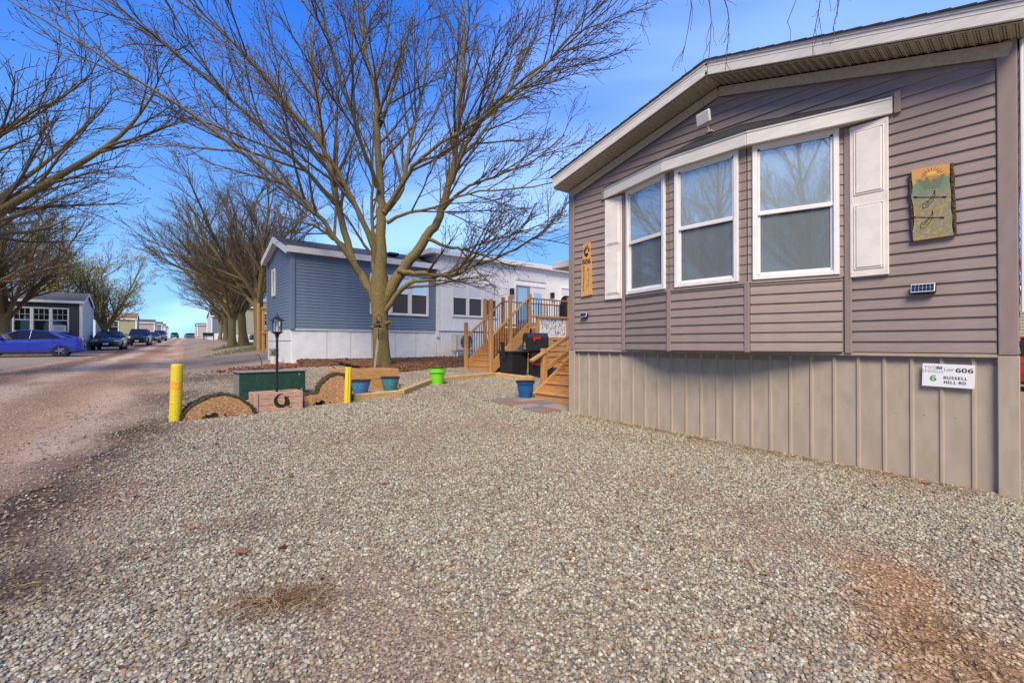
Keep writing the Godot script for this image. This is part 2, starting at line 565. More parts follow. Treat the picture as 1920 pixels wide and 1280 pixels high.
# ---------------------------------------------------------------- sky
func make_sky() -> void:
	var cam := Camera3D.new()
	cam.name = "camera"
	cam.fov = 72.68
	cam.near = 0.05
	cam.far = 8000.0
	cam.position = EYE
	cam.rotation_degrees = Vector3(0.33, -40.38, 0)
	add_child(cam)
	cam.current = true
	var sun := DirectionalLight3D.new()
	sun.name = "sun"
	sun.light_energy = 1.05
	sun.light_color = Color(1.0, 0.93, 0.81)
	sun.light_angular_distance = 28.0
	sun.sky_mode = DirectionalLight3D.SKY_MODE_LIGHT_ONLY
	sun.shadow_enabled = true
	add_child(sun)
	sun.look_at_from_position(Vector3.ZERO, Vector3(0.64, -0.95, -0.62))
	var sky := ProceduralSkyMaterial.new()
	sky.sky_top_color = Color(0.02, 0.345, 0.755)
	sky.sky_horizon_color = Color(0.55, 0.755, 0.9)
	sky.sky_curve = 0.2
	sky.ground_bottom_color = Color(0.45, 0.4, 0.36)
	sky.ground_horizon_color = Color(0.62, 0.66, 0.7)
	sky.sky_cover = clouds()
	sky.sky_cover_modulate = Color(1, 1, 1, 1)
	sky.sun_angle_max = 0.5
	sky.energy_multiplier = 1.0
	var s := Sky.new()
	s.sky_material = sky
	var e := Environment.new()
	e.background_mode = Environment.BG_SKY
	e.sky = s
	e.tonemap_mode = Environment.TONE_MAPPER_LINEAR
	e.tonemap_exposure = 1.72
	e.sdfgi_enabled = true
	e.ssao_enabled = true
	e.ssil_enabled = true
	var we := WorldEnvironment.new()
	we.name = "environment"
	we.environment = e
	add_child(we)

func clouds() -> ImageTexture: # thin wisps all over the sky
	var f := FastNoiseLite.new()
	f.seed = 21
	f.frequency = 1.1
	f.fractal_octaves = 5
	var f2 := FastNoiseLite.new()
	f2.seed = 5
	f2.frequency = 0.55
	f2.fractal_octaves = 2
	var w := 1024
	var h := 512
	var im := Image.create(w, h, false, Image.FORMAT_RGBA8)
	for y in h / 2:
		var el := (0.5 - (y + 0.5) / h) * PI
		for x in w:
			var a := (x + 0.5) / w * TAU
			var d := Vector3(sin(a) * cos(el), sin(el), cos(a) * cos(el))
			var q := Vector3(d.x, 0, d.z) / (d.y + 0.22)
			q = Vector3(q.x * 1.0 + q.z * 0.6, 0, q.z * 0.45)
			var k := f.get_noise_3dv(q) * 0.7 + 0.5 + f2.get_noise_3dv(q + Vector3(9, 3, 1)) * 0.75
			var t := smoothstep(0.5, 1.05, k)
			im.set_pixel(x, y, Color(0.82, 0.88, 0.9, clampf(t * 0.26, 0.0, 0.4)))
	return ImageTexture.create_from_image(im)

# ---------------------------------------------------------------- trees
func poly_at(pts: PackedVector3Array, t: float) -> Array: # point, tangent, index
	var f := t * (pts.size() - 1)
	var i := mini(int(f), pts.size() - 2)
	return [pts[i].lerp(pts[i + 1], f - i), (pts[i + 1] - pts[i]).normalized(), i]

func wander(start: Vector3, dir: Vector3, length: float, segs: int, wob: float, lift: float) -> PackedVector3Array:
	var out := PackedVector3Array([start])
	var p := start
	var d := dir.normalized()
	for i in segs:
		d = (d + Vector3(rng.randfn(), rng.randfn(), rng.randfn()) * wob + Vector3.UP * lift).normalized()
		p += d * (length / segs)
		out.append(p)
	return out

func taper(n: int, r0: float, r1: float) -> PackedFloat32Array:
	var out := PackedFloat32Array()
	for i in n:
		out.append(lerpf(r0, r1, float(i) / (n - 1)))
	return out

func smooth_line(ctrl: Array, per := 4) -> PackedVector3Array: # Catmull-Rom through the points
	var out := PackedVector3Array()
	var c := ctrl.size()
	for i in c - 1:
		var a: Vector3 = ctrl[maxi(i - 1, 0)]
		var b: Vector3 = ctrl[i]
		var d: Vector3 = ctrl[i + 1]
		var e: Vector3 = ctrl[mini(i + 2, c - 1)]
		for k in per:
			out.append(b.cubic_interpolate(d, a, e, float(k) / per))
	out.append(ctrl[-1])
	return out

func side_dir(tangent: Vector3, angle: float) -> Vector3:
	var u := tangent.cross(Vector3(rng.randfn(), rng.randfn(), rng.randfn())).normalized()
	return (tangent * cos(angle) + u * sin(angle)).normalized()

func bud(mb: MB, p: Vector3, s: float, d: Vector3) -> void: # small swelling bud cluster
	var x := d.cross(Vector3(0.3, 0.9, 0.2)).normalized() * s * 0.55
	var z := d.cross(x).normalized() * s * 0.55
	var a := p - d * s * 0.5
	var b := p + d * s
	var q := [p + x, p + z, p - x, p - z]
	for i in 4:
		mb.tri(a, q[(i + 1) % 4], q[i])
		mb.tri(b, q[i], q[(i + 1) % 4])

func leaf_card(mb: MB, p: Vector3, s: float) -> void:
	var a := Vector3(rng.randfn(), rng.randfn(), rng.randfn()).normalized()
	var b := a.cross(Vector3(rng.randfn(), rng.randfn(), rng.randfn())).normalized()
	mb.quad(p - a * s, p - b * s * 0.6, p + a * s, p + b * s * 0.6)

# puts branches of three finer orders on a limb
func dress(limb: PackedVector3Array, rads: PackedFloat32Array, br: MB, bu: MB, lf, density: float, from := 0.2) -> void:
	var length := 0.0
	for i in limb.size() - 1:
		length += limb[i].distance_to(limb[i + 1])
	var n2 := int(length * 2.0 * density)
	for i in n2:
		var t := lerpf(from, 1.0, (i + rng.randf()) / n2)
		var at := poly_at(limb, t)
		var r: float = lerpf(rads[at[2]], rads[mini(at[2] + 1, rads.size() - 1)], 0.5)
		var l2 := lerpf(4.0, 1.2, t) * rng.randf_range(0.6, 1.25) * clampf(length / 7.0, 0.35, 1.0)
		var d2 := side_dir(at[1], rng.randf_range(0.35, 0.75))
		d2.y = d2.y * 0.85 + 0.08
		var p2 := wander(at[0], d2, l2, 6, 0.065, 0.03)
		var r2 := minf(r * 0.7, 0.015 + 0.014 * l2)
		br.tube(p2, taper(7, r2, 0.007), 5, false)
		var n3 := int(l2 * 3.4 * density) + 2
		for k in n3:
			var t3 := lerpf(0.18, 1.0, (k + rng.randf()) / n3)
			var a3 := poly_at(p2, t3)
			var l3 := lerpf(1.5, 0.5, t3) * rng.randf_range(0.6, 1.2)
			var d3 := side_dir(a3[1], rng.randf_range(0.3, 0.65))
			d3.y = d3.y * 0.8 + 0.08
			var p3 := wander(a3[0], d3, l3, 4, 0.07, 0.03)
			br.tube(p3, taper(5, minf(r2 * 0.65, 0.0125), 0.0055), 3, false)
			var n4 := int(l3 * 5.0 * density) + 1
			for m in n4:
				var t4 := lerpf(0.25, 1.0, (m + rng.randf()) / n4)
				var a4 := poly_at(p3, t4)
				var l4 := rng.randf_range(0.16, 0.45)
				var p4 := wander(a4[0], side_dir(a4[1], rng.randf_range(0.4, 0.9)), l4, 2, 0.1, 0.06)
				br.tube(p4, taper(3, 0.0065, 0.004), 3, false)
				if rng.randf() < 0.75:
					bud(bu, p4[2], rng.randf_range(0.016, 0.038), (p4[2] - p4[1]).normalized())
				if rng.randf() < 0.35:
					bud(bu, p4[1], rng.randf_range(0.01, 0.022), (p4[2] - p4[1]).normalized())
				if lf != null:
					for w in 3:
						leaf_card(lf, p4[2] + Vector3(rng.randfn(), rng.randfn(), rng.randfn()) * 0.1, rng.randf_range(0.045, 0.085))

func finish_tree(o: Node3D, trunk: MB, br: MB, bu: MB, lf = null) -> void:
	part(o, "trunk", trunk, M.bark)
	var cr := part(o, "crown", br, M.twig)
	part(cr, "buds", bu, M.bud)
	if lf != null:
		part(cr, "leaves", lf, M.young_leaf)

func maple(called: String, label: String, group: String, tree_seed: int, limbs: int, height: float, spread: float, base_r: float, fork: float, leafy := false, density := 1.0) -> Node3D:
	rng.seed = tree_seed
	var o := thing(called, label, "tree", Vector3.ZERO, 0, group)
	var trunk := MB.new()
	var br := MB.new()
	var bu := MB.new()
	var lf = MB.new() if leafy else null
	var lean := Vector3(rng.randfn() * 0.08, 0, rng.randfn() * 0.08)
	var tp := smooth_line([Vector3(0, -0.25, 0), Vector3(0, 0.15, 0) + lean * 0.2, Vector3(0, fork * 0.5, 0) + lean, Vector3(0, fork, 0) + lean * 1.6, Vector3(0, fork + 0.5, 0) + lean * 2.0], 3)
	var tr := PackedFloat32Array()
	for i in tp.size():
		var hh := tp[i].y
		tr.append(base_r * (1.0 + 0.55 * exp(-maxf(hh, 0.0) * 3.5) + 0.06 * sin(i * 2.1)) * (1.0 - 0.12 * hh / fork))
	trunk.tube(tp, tr, 14)
	for i in limbs:
		var az := TAU * (i + rng.randf_range(-0.25, 0.25)) / limbs
		var tilt := rng.randf_range(0.35, 1.0)
		if i == 0:
			tilt = 0.08
		var rr := spread * tilt
		var top := height * rng.randf_range(0.82, 1.02) * (1.0 - 0.28 * tilt)
		var out := Vector3(cos(az), 0, sin(az))
		var y0 := fork * rng.randf_range(0.72, 1.02)
		var b0 := Vector3(0, y0, 0) + lean * 1.5
		var cp := [b0, b0 + out * rr * 0.2 + Vector3.UP * (top - y0) * 0.16, b0 + out * rr * 0.5 + Vector3.UP * (top - y0) * 0.42 + Vector3(rng.randfn(), 0, rng.randfn()) * 0.2,
			b0 + out * rr * 0.78 + Vector3.UP * (top - y0) * 0.72 + Vector3(rng.randfn(), 0, rng.randfn()) * 0.35, b0 + out * rr + Vector3.UP * (top - y0) + Vector3(rng.randfn(), 0, rng.randfn()) * 0.4]
		var line := smooth_line(cp, 4)
		var lr := taper(line.size(), base_r * rng.randf_range(0.42, 0.6), 0.018)
		trunk.tube(line, lr, 8)
		dress(line, lr, br, bu, lf, density, 0.14)
		# a second-order limb
		if rng.randf() < 0.8:
			var a := poly_at(line, rng.randf_range(0.25, 0.45))
			var d := side_dir(a[1], 0.6)
			d.y = absf(d.y) * 0.6 + 0.25
			var l2 := wander(a[0], d, height * 0.42, 9, 0.08, 0.03)
			var r2 := taper(10, base_r * 0.26, 0.014)
			trunk.tube(l2, r2, 7)
			dress(l2, r2, br, bu, lf, density, 0.15)
	finish_tree(o, trunk, br, bu, lf)
	return o

func yard_maple() -> void: # the tree beside the planters, limbs as they grow there
	rng.seed = 91
	var at := Vector3(5.86, 0, -12.76)
	at.y = gy(at.x, at.z)
	var o := thing("maple_tree", "bare maple with a thick mossy trunk forking low, behind the wooden raised bed", "tree", at, 0, "bare maples beside the road")
	var trunk := MB.new()
	var br := MB.new()
	var bu := MB.new()
	# own axes: a runs across the tree's broad side, b away from it, both level
	var ax := Vector3(0.7617, 0, 0.6479)
	var bx := Vector3(0.6479, 0, -0.7617)
	var P := func(a: float, h: float, b: float) -> Vector3: return ax * a + bx * b + Vector3.UP * h
	var tp := smooth_line([P.call(0.0, -0.3, 0), P.call(0.02, 0.1, 0), P.call(-0.03, 0.9, 0), P.call(-0.05, 1.7, 0), P.call(-0.06, 2.35, 0), P.call(-0.05, 3.0, 0), P.call(-0.05, 3.6, 0)], 3)
	var tr := PackedFloat32Array()
	for p in tp:
		tr.append(0.222 * (1.0 + 0.42 * exp(-maxf(p.y, 0.0) * 2.6) + 0.26 * exp(-pow((p.y - 2.35) / 0.5, 2.0)) - 0.5 * smoothstep(2.3, 3.6, p.y)))
	trunk.tube(tp, tr, 16)
	var limbs := [ # control points (across, height, away), base radius
		[[[-0.04, 1.6, 0], [-0.42, 2.5, 0.0], [-0.85, 3.15, 0.1], [-1.28, 4.5, 0.25], [-1.75, 6.2, 0.5], [-2.05, 7.2, 0.7], [-2.2, 8.1, 0.9], [-2.35, 9.0, 1.0], [-2.65, 10.3, 1.3], [-2.9, 12.0, 1.5]], 0.125],
		[[[-0.2, 3.5, 0], [-0.6, 4.55, -0.3], [-1.1, 5.6, -0.6], [-1.6, 6.4, -0.9], [-2.6, 7.7, -1.4], [-3.8, 8.9, -2.0], [-5.2, 10.2, -2.6]], 0.075],
		[[[-0.06, 2.5, 0], [-0.05, 4.4, 0.1], [-0.08, 5.3, 0.15], [-0.2, 7.0, 0.3], [-0.3, 8.3, 0.3], [-0.55, 9.5, 0.2], [-0.6, 10.9, 0.1], [-0.45, 12.4, 0.1]], 0.14],
		[[[-0.1, 7.4, 0.3], [0.1, 8.2, 0.5], [0.3, 9.3, 0.8], [0.55, 10.5, 1.0], [0.8, 12.0, 1.2]], 0.055],
		[[[0.02, 4.6, 0.1], [0.5, 5.4, 0.35], [0.64, 6.4, 0.5], [0.82, 7.75, 0.8], [1.0, 8.8, 1.0], [1.12, 10.2, 1.2], [1.3, 12.0, 1.4]], 0.075],
		[[[0.1, 4.7, 0.1], [0.9, 5.7, -0.3], [1.5, 6.1, -0.6], [3.3, 7.1, -1.0], [4.5, 8.0, -1.2], [5.4, 8.9, -1.4], [6.4, 9.8, -1.6]], 0.06],
		[[[0.0, 1.9, 0], [0.58, 2.95, 0.05], [1.3, 3.9, 0.1], [1.66, 4.5, 0.1], [1.98, 5.6, 0.1], [2.15, 6.8, 0.15], [2.28, 8.0, 0.2], [2.4, 9.8, 0.3], [2.35, 11.2, 0.4], [2.5, 12.6, 0.5]], 0.155],
		[[[2.0, 5.5, 0.1], [2.7, 6.8, -0.3], [3.6, 7.7, -0.7], [5.1, 8.6, -1.2], [6.7, 9.8, -1.6]], 0.055],
		[[[2.05, 6.0, 0.1], [2.9, 7.2, 0.6], [3.6, 8.8, 1.2], [4.2, 10.6, 1.6], [4.8, 12.0, 2.0]], 0.05],
		[[[0.02, 1.6, -0.06], [0.6, 2.35, -0.15], [1.0, 2.55, -0.2], [1.55, 2.62, -0.25], [2.0, 2.8, -0.3], [2.5, 3.2, -0.35], [3.1, 3.5, -0.4]], 0.07],
		[[[0.5, 2.9, -0.05], [1.0, 2.8, -0.2], [1.8, 2.72, -0.4], [2.25, 2.73, -0.5], [2.75, 2.93, -0.6], [3.25, 3.07, -0.7], [4.15, 3.5, -0.8], [4.7, 3.85, -0.9], [5.2, 4.4, -1.0]], 0.065],
		[[[1.35, 3.85, 0.1], [2.05, 3.6, 0.2], [2.5, 3.62, 0.3], [3.1, 3.8, 0.3], [4.0, 4.1, 0.3], [4.9, 4.35, 0.3]], 0.045],
		[[[1.75, 4.7, 0.1], [2.4, 5.2, -0.2], [3.3, 5.5, -0.4], [4.4, 5.9, -0.5], [5.3, 6.6, -0.6]], 0.045],
		[[[0.15, 4.3, 0.0], [0.8, 4.55, -0.1], [1.6, 4.65, -0.3], [2.6, 5.0, -0.5], [4.0, 5.05, -0.7], [5.4, 5.3, -0.8]], 0.045],
		[[[-0.6, 2.75, 0.0], [-1.1, 3.6, -0.4], [-1.9, 4.7, -0.9], [-3.0, 5.6, -1.5], [-4.4, 6.6, -2.1], [-6.0, 7.6, -2.8], [-7.4, 8.4, -3.3]], 0.07],
		[[[-1.4, 4.9, 0.25], [-2.2, 5.8, -0.3], [-3.4, 7.0, -1.0], [-4.8, 8.2, -1.6], [-6.4, 9.4, -2.2], [-8.0, 10.4, -2.8]], 0.06],
		[[[-0.9, 3.3, 0.1], [-1.5, 3.9, 0.6], [-2.5, 4.5, 1.3], [-3.8, 5.0, 1.9], [-5.2, 5.7, 2.4]], 0.05],
		[[[-0.2, 2.6, 0.1], [-0.5, 3.9, 0.8], [-0.8, 5.6, 1.7], [-1.0, 7.6, 2.5], [-1.2, 9.8, 3.1]], 0.07],
		[[[-1.9, 6.7, 0.5], [-2.8, 7.7, 0.9], [-4.0, 8.9, 1.2], [-5.4, 10.0, 1.4]], 0.045],
		[[[-0.1, 5.3, -0.1], [-0.3, 6.3, -0.9], [-0.6, 7.6, -1.8], [-0.8, 9.2, -2.6], [-0.9, 10.8, -3.2]], 0.055],
	]
	for l in limbs:
		var ctrl := []
		for q in l[0]:
			ctrl.append(P.call(q[0], q[1], q[2]))
		var line := smooth_line(ctrl, 4)
		for i in range(2, line.size()):
			line[i] += Vector3(rng.randfn(), rng.randfn(), rng.randfn()) * 0.02
		var lr := PackedFloat32Array()
		for i in line.size():
			var t := float(i) / (line.size() - 1)
			lr.append(lerpf(l[1] * 1.18, 0.014, pow(t, 0.85)) * (1.0 + 0.22 * exp(-float(i) * 0.55)))
		trunk.tube(line, lr, 9)
		dress(line, lr, br, bu, null, 0.98, 0.3 if l[1] > 0.1 else 0.16)
	# stubs and knots
	for q in [[0.24, 1.35, 0.12], [-0.22, 1.2, 0.1]]:
		trunk.tube(PackedVector3Array([P.call(q[0] * 0.7, q[1], -0.1), P.call(q[0] * 1.25, q[1] + 0.06, -0.16)]), PackedFloat32Array([0.07, 0.045]), 8)
	finish_tree(o, trunk, br, bu)

func overhead_tree() -> void: # stands behind the viewer; twigs of one long limb hang into view over the home
	rng.seed = 17
	var at := on(3.6, 6.2)
	var o := thing("maple_tree", "bare maple whose hanging twigs reach over the eave of the mauve home", "tree", at, 0, "bare maples beside the road")
	var trunk := MB.new()
	var br := MB.new()
	var bu := MB.new()
	trunk.tube(smooth_line([Vector3(0, -0.2, 0), Vector3(0, 1.5, 0), Vector3(0.1, 3.2, -0.1), Vector3(0.1, 6, -0.2), Vector3(0.2, 10, 0.2)], 4), taper(17, 0.27, 0.05), 14)
	for l in [[[0.05, 2.9, -0.1], [0.3, 4.6, -2.0], [0.3, 5.7, -4.5], [0.2, 6.1, -6.6], [0.1, 5.95, -8.4]], [[0.1, 3.4, 0], [1.6, 5.2, -2.5], [2.2, 6.2, -5.0], [2.0, 6.4, -6.8]], [[0.1, 3.6, 0], [-1.5, 6.0, 1.0], [-2.6, 8.5, 2.0]], [[0.1, 4.0, 0], [1.5, 6.5, 1.2], [2.4, 9.0, 2.2]]]:
		var ctrl := []
		for q in l:
			ctrl.append(Vector3(q[0], q[1], q[2]))
		var line := smooth_line(ctrl, 4)
		var lr := taper(line.size(), 0.11, 0.015)
		trunk.tube(line, lr, 8)
	# hanging twigs: start, fall
	for h in [[0.75, 5.1, -8.55, 1.05, -0.1], [0.9, 5.1, -8.45, 1.2, 0.05], [1.05, 5.0, -8.35, 0.95, 0.1], [0.45, 5.2, -8.8, 0.85, -0.15], [1.1, 4.75, -7.7, 0.62, -0.15], [1.25, 4.8, -7.6, 0.7, 0.05], [1.4, 4.7, -7.5, 0.5, 0.1], [0.2, 5.25, -8.8, 0.8, -0.2]]:
		var a := Vector3(h[0], h[1], h[2])
		var line := smooth_line([a + Vector3(-0.3, 0.35, 0.7), a, a + Vector3(h[4] * 0.4, -h[3] * 0.5, 0.02), a + Vector3(h[4], -h[3], -0.05)], 4)
		br.tube(line, taper(line.size(), 0.008, 0.003), 5, false)
		for k in 7:
			var q := poly_at(line, rng.randf_range(0.4, 1.0))
			var d := side_dir(q[1], 0.7)
			d.y -= 0.5
			var t := wander(q[0], d, rng.randf_range(0.08, 0.3), 3, 0.2, -0.1)
			br.tube(t, taper(4, 0.0032, 0.002), 3, false)
			bud(bu, t[3], 0.008, (t[3] - t[2]).normalized())
	finish_tree(o, trunk, br, bu)

func build_trees() -> void:
	yard_maple()
	var grp := "bare maples beside the road"
	var a := maple("maple_tree", "bare maple behind the blue house corner, beside the wooden steps", grp, 301, 6, 11.5, 4.6, 0.27, 2.7)
	a.position = on(5.9, -28.0)
	a.rotation.y = 0.4
	var b := maple("maple_tree", "bare maple with a straight trunk in front of the sage green house", grp, 302, 7, 11.0, 5.0, 0.25, 2.4)
	b.position = on(6.2, -34.0)
	for q in [[5.3, -32.5, 2.1, "slim bare maple on a grassy mound nearest the road, before the sage house", 0.78, 0], [7.0, -43.0, 4.0, "bare maple standing between the sage green house and the blue-grey house", 0.95, 1], [8.9, -58.0, 1.2, "bare maple beyond the sage green house, before the far blue-grey house", 0.95, 0], [10.6, -74.0, 2.9, "bare maple close to the blue-grey house gable", 0.9, 1]]:
		copy_of(a if q[5] == 0 else b, on(q[0], q[1]), q[2], q[3], q[4])
	# across the road
	copy_of(b, on(-5.0, -39.9), 1.1, "bare many-limbed maple behind the blue sedan, before the charcoal house", 1.02)
	copy_of(a, on(-6.6, -39.0), 3.0, "bare maple whose trunk stands against the charcoal house wall", 1.0)
	copy_of(a, on(-3.7, -17.0), 5.0, "bare maple across the road, its twigs high above the dirt track", 1.05)
	copy_of(b, on(-9.6, -9.4), 0.2, "bare maple across the road mirrored in the bay window", 1.1)
	copy_of(a, on(-11.0, 3.2), 2.3, "bare maple across the road opposite the lot sign", 1.15)
	copy_of(b, on(-10.4, -2.6), 4.1, "bare maple across the road opposite the bay window", 1.05)
	var y := maple("leafing_tree", "tree with fresh yellow-green leaves behind the parked dark sedan", "leafing trees", 305, 7, 9.6, 5.4, 0.26, 1.6, true, 0.8)
	y.position = on(-0.9, -55.0)
	copy_of(y, on(-5.5, -52.0), 2.0, "tree with fresh yellow-green leaves over the charcoal house roof", 1.05)
	copy_of(b, on(34.0, -1.6), 0.7, "bare tree behind the pale green home past the mauve home's corner", 0.8)
	overhead_tree()

# ---------------------------------------------------------------- walls and windows
# one lapped board: bottom edge u0..u1 at v0, top edge w0..w1 at v1, on the plane z = 0 facing +z
func lap_board(u0: float, u1: float, w0: float, w1: float, v0: float, v1: float, proud := 0.021) -> MB:
	var mb := MB.new()
	lap_into(mb, u0, u1, w0, w1, v0, v1, proud)
	return mb

func lap_into(mb: MB, u0: float, u1: float, w0: float, w1: float, v0: float, v1: float, proud := 0.021) -> void:
	var m := lerpf(v0, v1, 0.5)
	var ua := lerpf(u0, w0, 0.5)
	var ub := lerpf(u1, w1, 0.5)
	var lip := minf(0.008, (v1 - v0) * 0.1)
	# rounded lip, lower flat, break, upper flat
	var pr := [[u0, u1, v0, 0.002], [u0, u1, v0 + lip * 0.3, proud * 0.85], [u0, u1, v0 + lip, proud], [ua, ub, m, proud * 0.72], [w0, w1, v1, proud * 0.3]]
	for i in pr.size() - 1:
		var a: Array = pr[i]
		var b: Array = pr[i + 1]
		mb.quad(Vector3(a[0], a[2], a[3]), Vector3(a[1], a[2], a[3]), Vector3(b[1], b[2], b[3]), Vector3(b[0], b[2], b[3]))
	# ends
	for sgn in [0, 1]:
		var e: Array = []
		for a in pr:
			e.append(Vector3(a[sgn], a[2], a[3]))
		var back := Vector3(e[4].x, v1, 0)
		for i in range(1, 4):
			if sgn == 0: mb.tri(e[0], e[i], e[i + 1])
			else: mb.tri(e[0], e[i + 1], e[i])
		if sgn == 0: mb.tri(e[0], e[4], back)
		else: mb.tri(e[0], back, e[4])

# a double-hung window in its own frame: x right, y up, z out, origin at bottom centre
func hung_window(parent: Node3D, called: String, at: Vector3, turn: float, w: float, h: float, o: Dictionary = {}) -> Node3D:
	var win := Node3D.new()
	win.name = called
	parent.add_child(win, true)
	win.position = at
	win.rotation.y = turn
	var f: float = o.get("frame", 0.05)
	var fr := MB.new()
	var zz: float = o.get("deep", 0.05)
	fr.cbox(Vector3(-w / 2 + f / 2, h / 2, zz / 2), Vector3(f, h, zz), 0.006)
	fr.cbox(Vector3(w / 2 - f / 2, h / 2, zz / 2), Vector3(f, h, zz), 0.006)
	fr.cbox(Vector3(0, f / 2, zz / 2), Vector3(w - 2 * f, f, zz), 0.006)
	fr.cbox(Vector3(0, h - f / 2, zz / 2), Vector3(w - 2 * f, f, zz), 0.006)
	part(win, "frame", fr, M.white)
	var mid: float = h * o.get("split", 0.48)
	var iw := w - 2 * f
	var us := MB.new()
	us.cbox(Vector3(0, mid + 0.012, zz * 0.45), Vector3(iw, 0.045, zz * 0.55), 0.005)
	for s in [-1, 1]:
		us.cbox(Vector3(s * (iw / 2 - 0.012), (mid + h - f) / 2, zz * 0.4), Vector3(0.022, h - f - mid - 0.05, 0.02), 0.003)
	us.cbox(Vector3(0, h - f - 0.01, zz * 0.4), Vector3(iw - 0.05, 0.02, 0.02), 0.003)
	part(win, "upper_sash", us, M.white)
	var ls := MB.new()
	for s in [-1, 1]:
		ls.cbox(Vector3(s * (iw / 2 - 0.012), (mid + f) / 2, 0.008), Vector3(0.024, mid - f - 0.02, 0.016), 0.003)
	ls.cbox(Vector3(0, f + 0.014, 0.008), Vector3(iw - 0.05, 0.028, 0.016), 0.003)
	part(win, "lower_sash", ls, M.white)
	var up := MB.new().box(Vector3(0, (mid + h - f) / 2, zz * 0.4), Vector3(iw - 0.046, h - f - mid - 0.055, 0.004))
	part(win, "pane", up, o.get("pane", M.glass))
	var lo := MB.new().box(Vector3(0, (mid + f) / 2, 0.006), Vector3(iw - 0.05, mid - f - 0.045, 0.004))
	part(win, "pane", lo, o.get("low_pane", M.glass_plain))
	if o.has("bars"):
		var b := MB.new()
		for k in range(1, o.bars):
			b.box(Vector3(-iw / 2 + iw * k / o.bars, (mid + h - f) / 2, zz * 0.5), Vector3(0.018, h - f - mid - 0.06, 0.008))
		b.box(Vector3(0, (mid + h - f) / 2, zz * 0.5 + 0.001), Vector3(iw - 0.06, 0.018, 0.009))
		part(win, "glazing_bar", b, M.white)
	return win

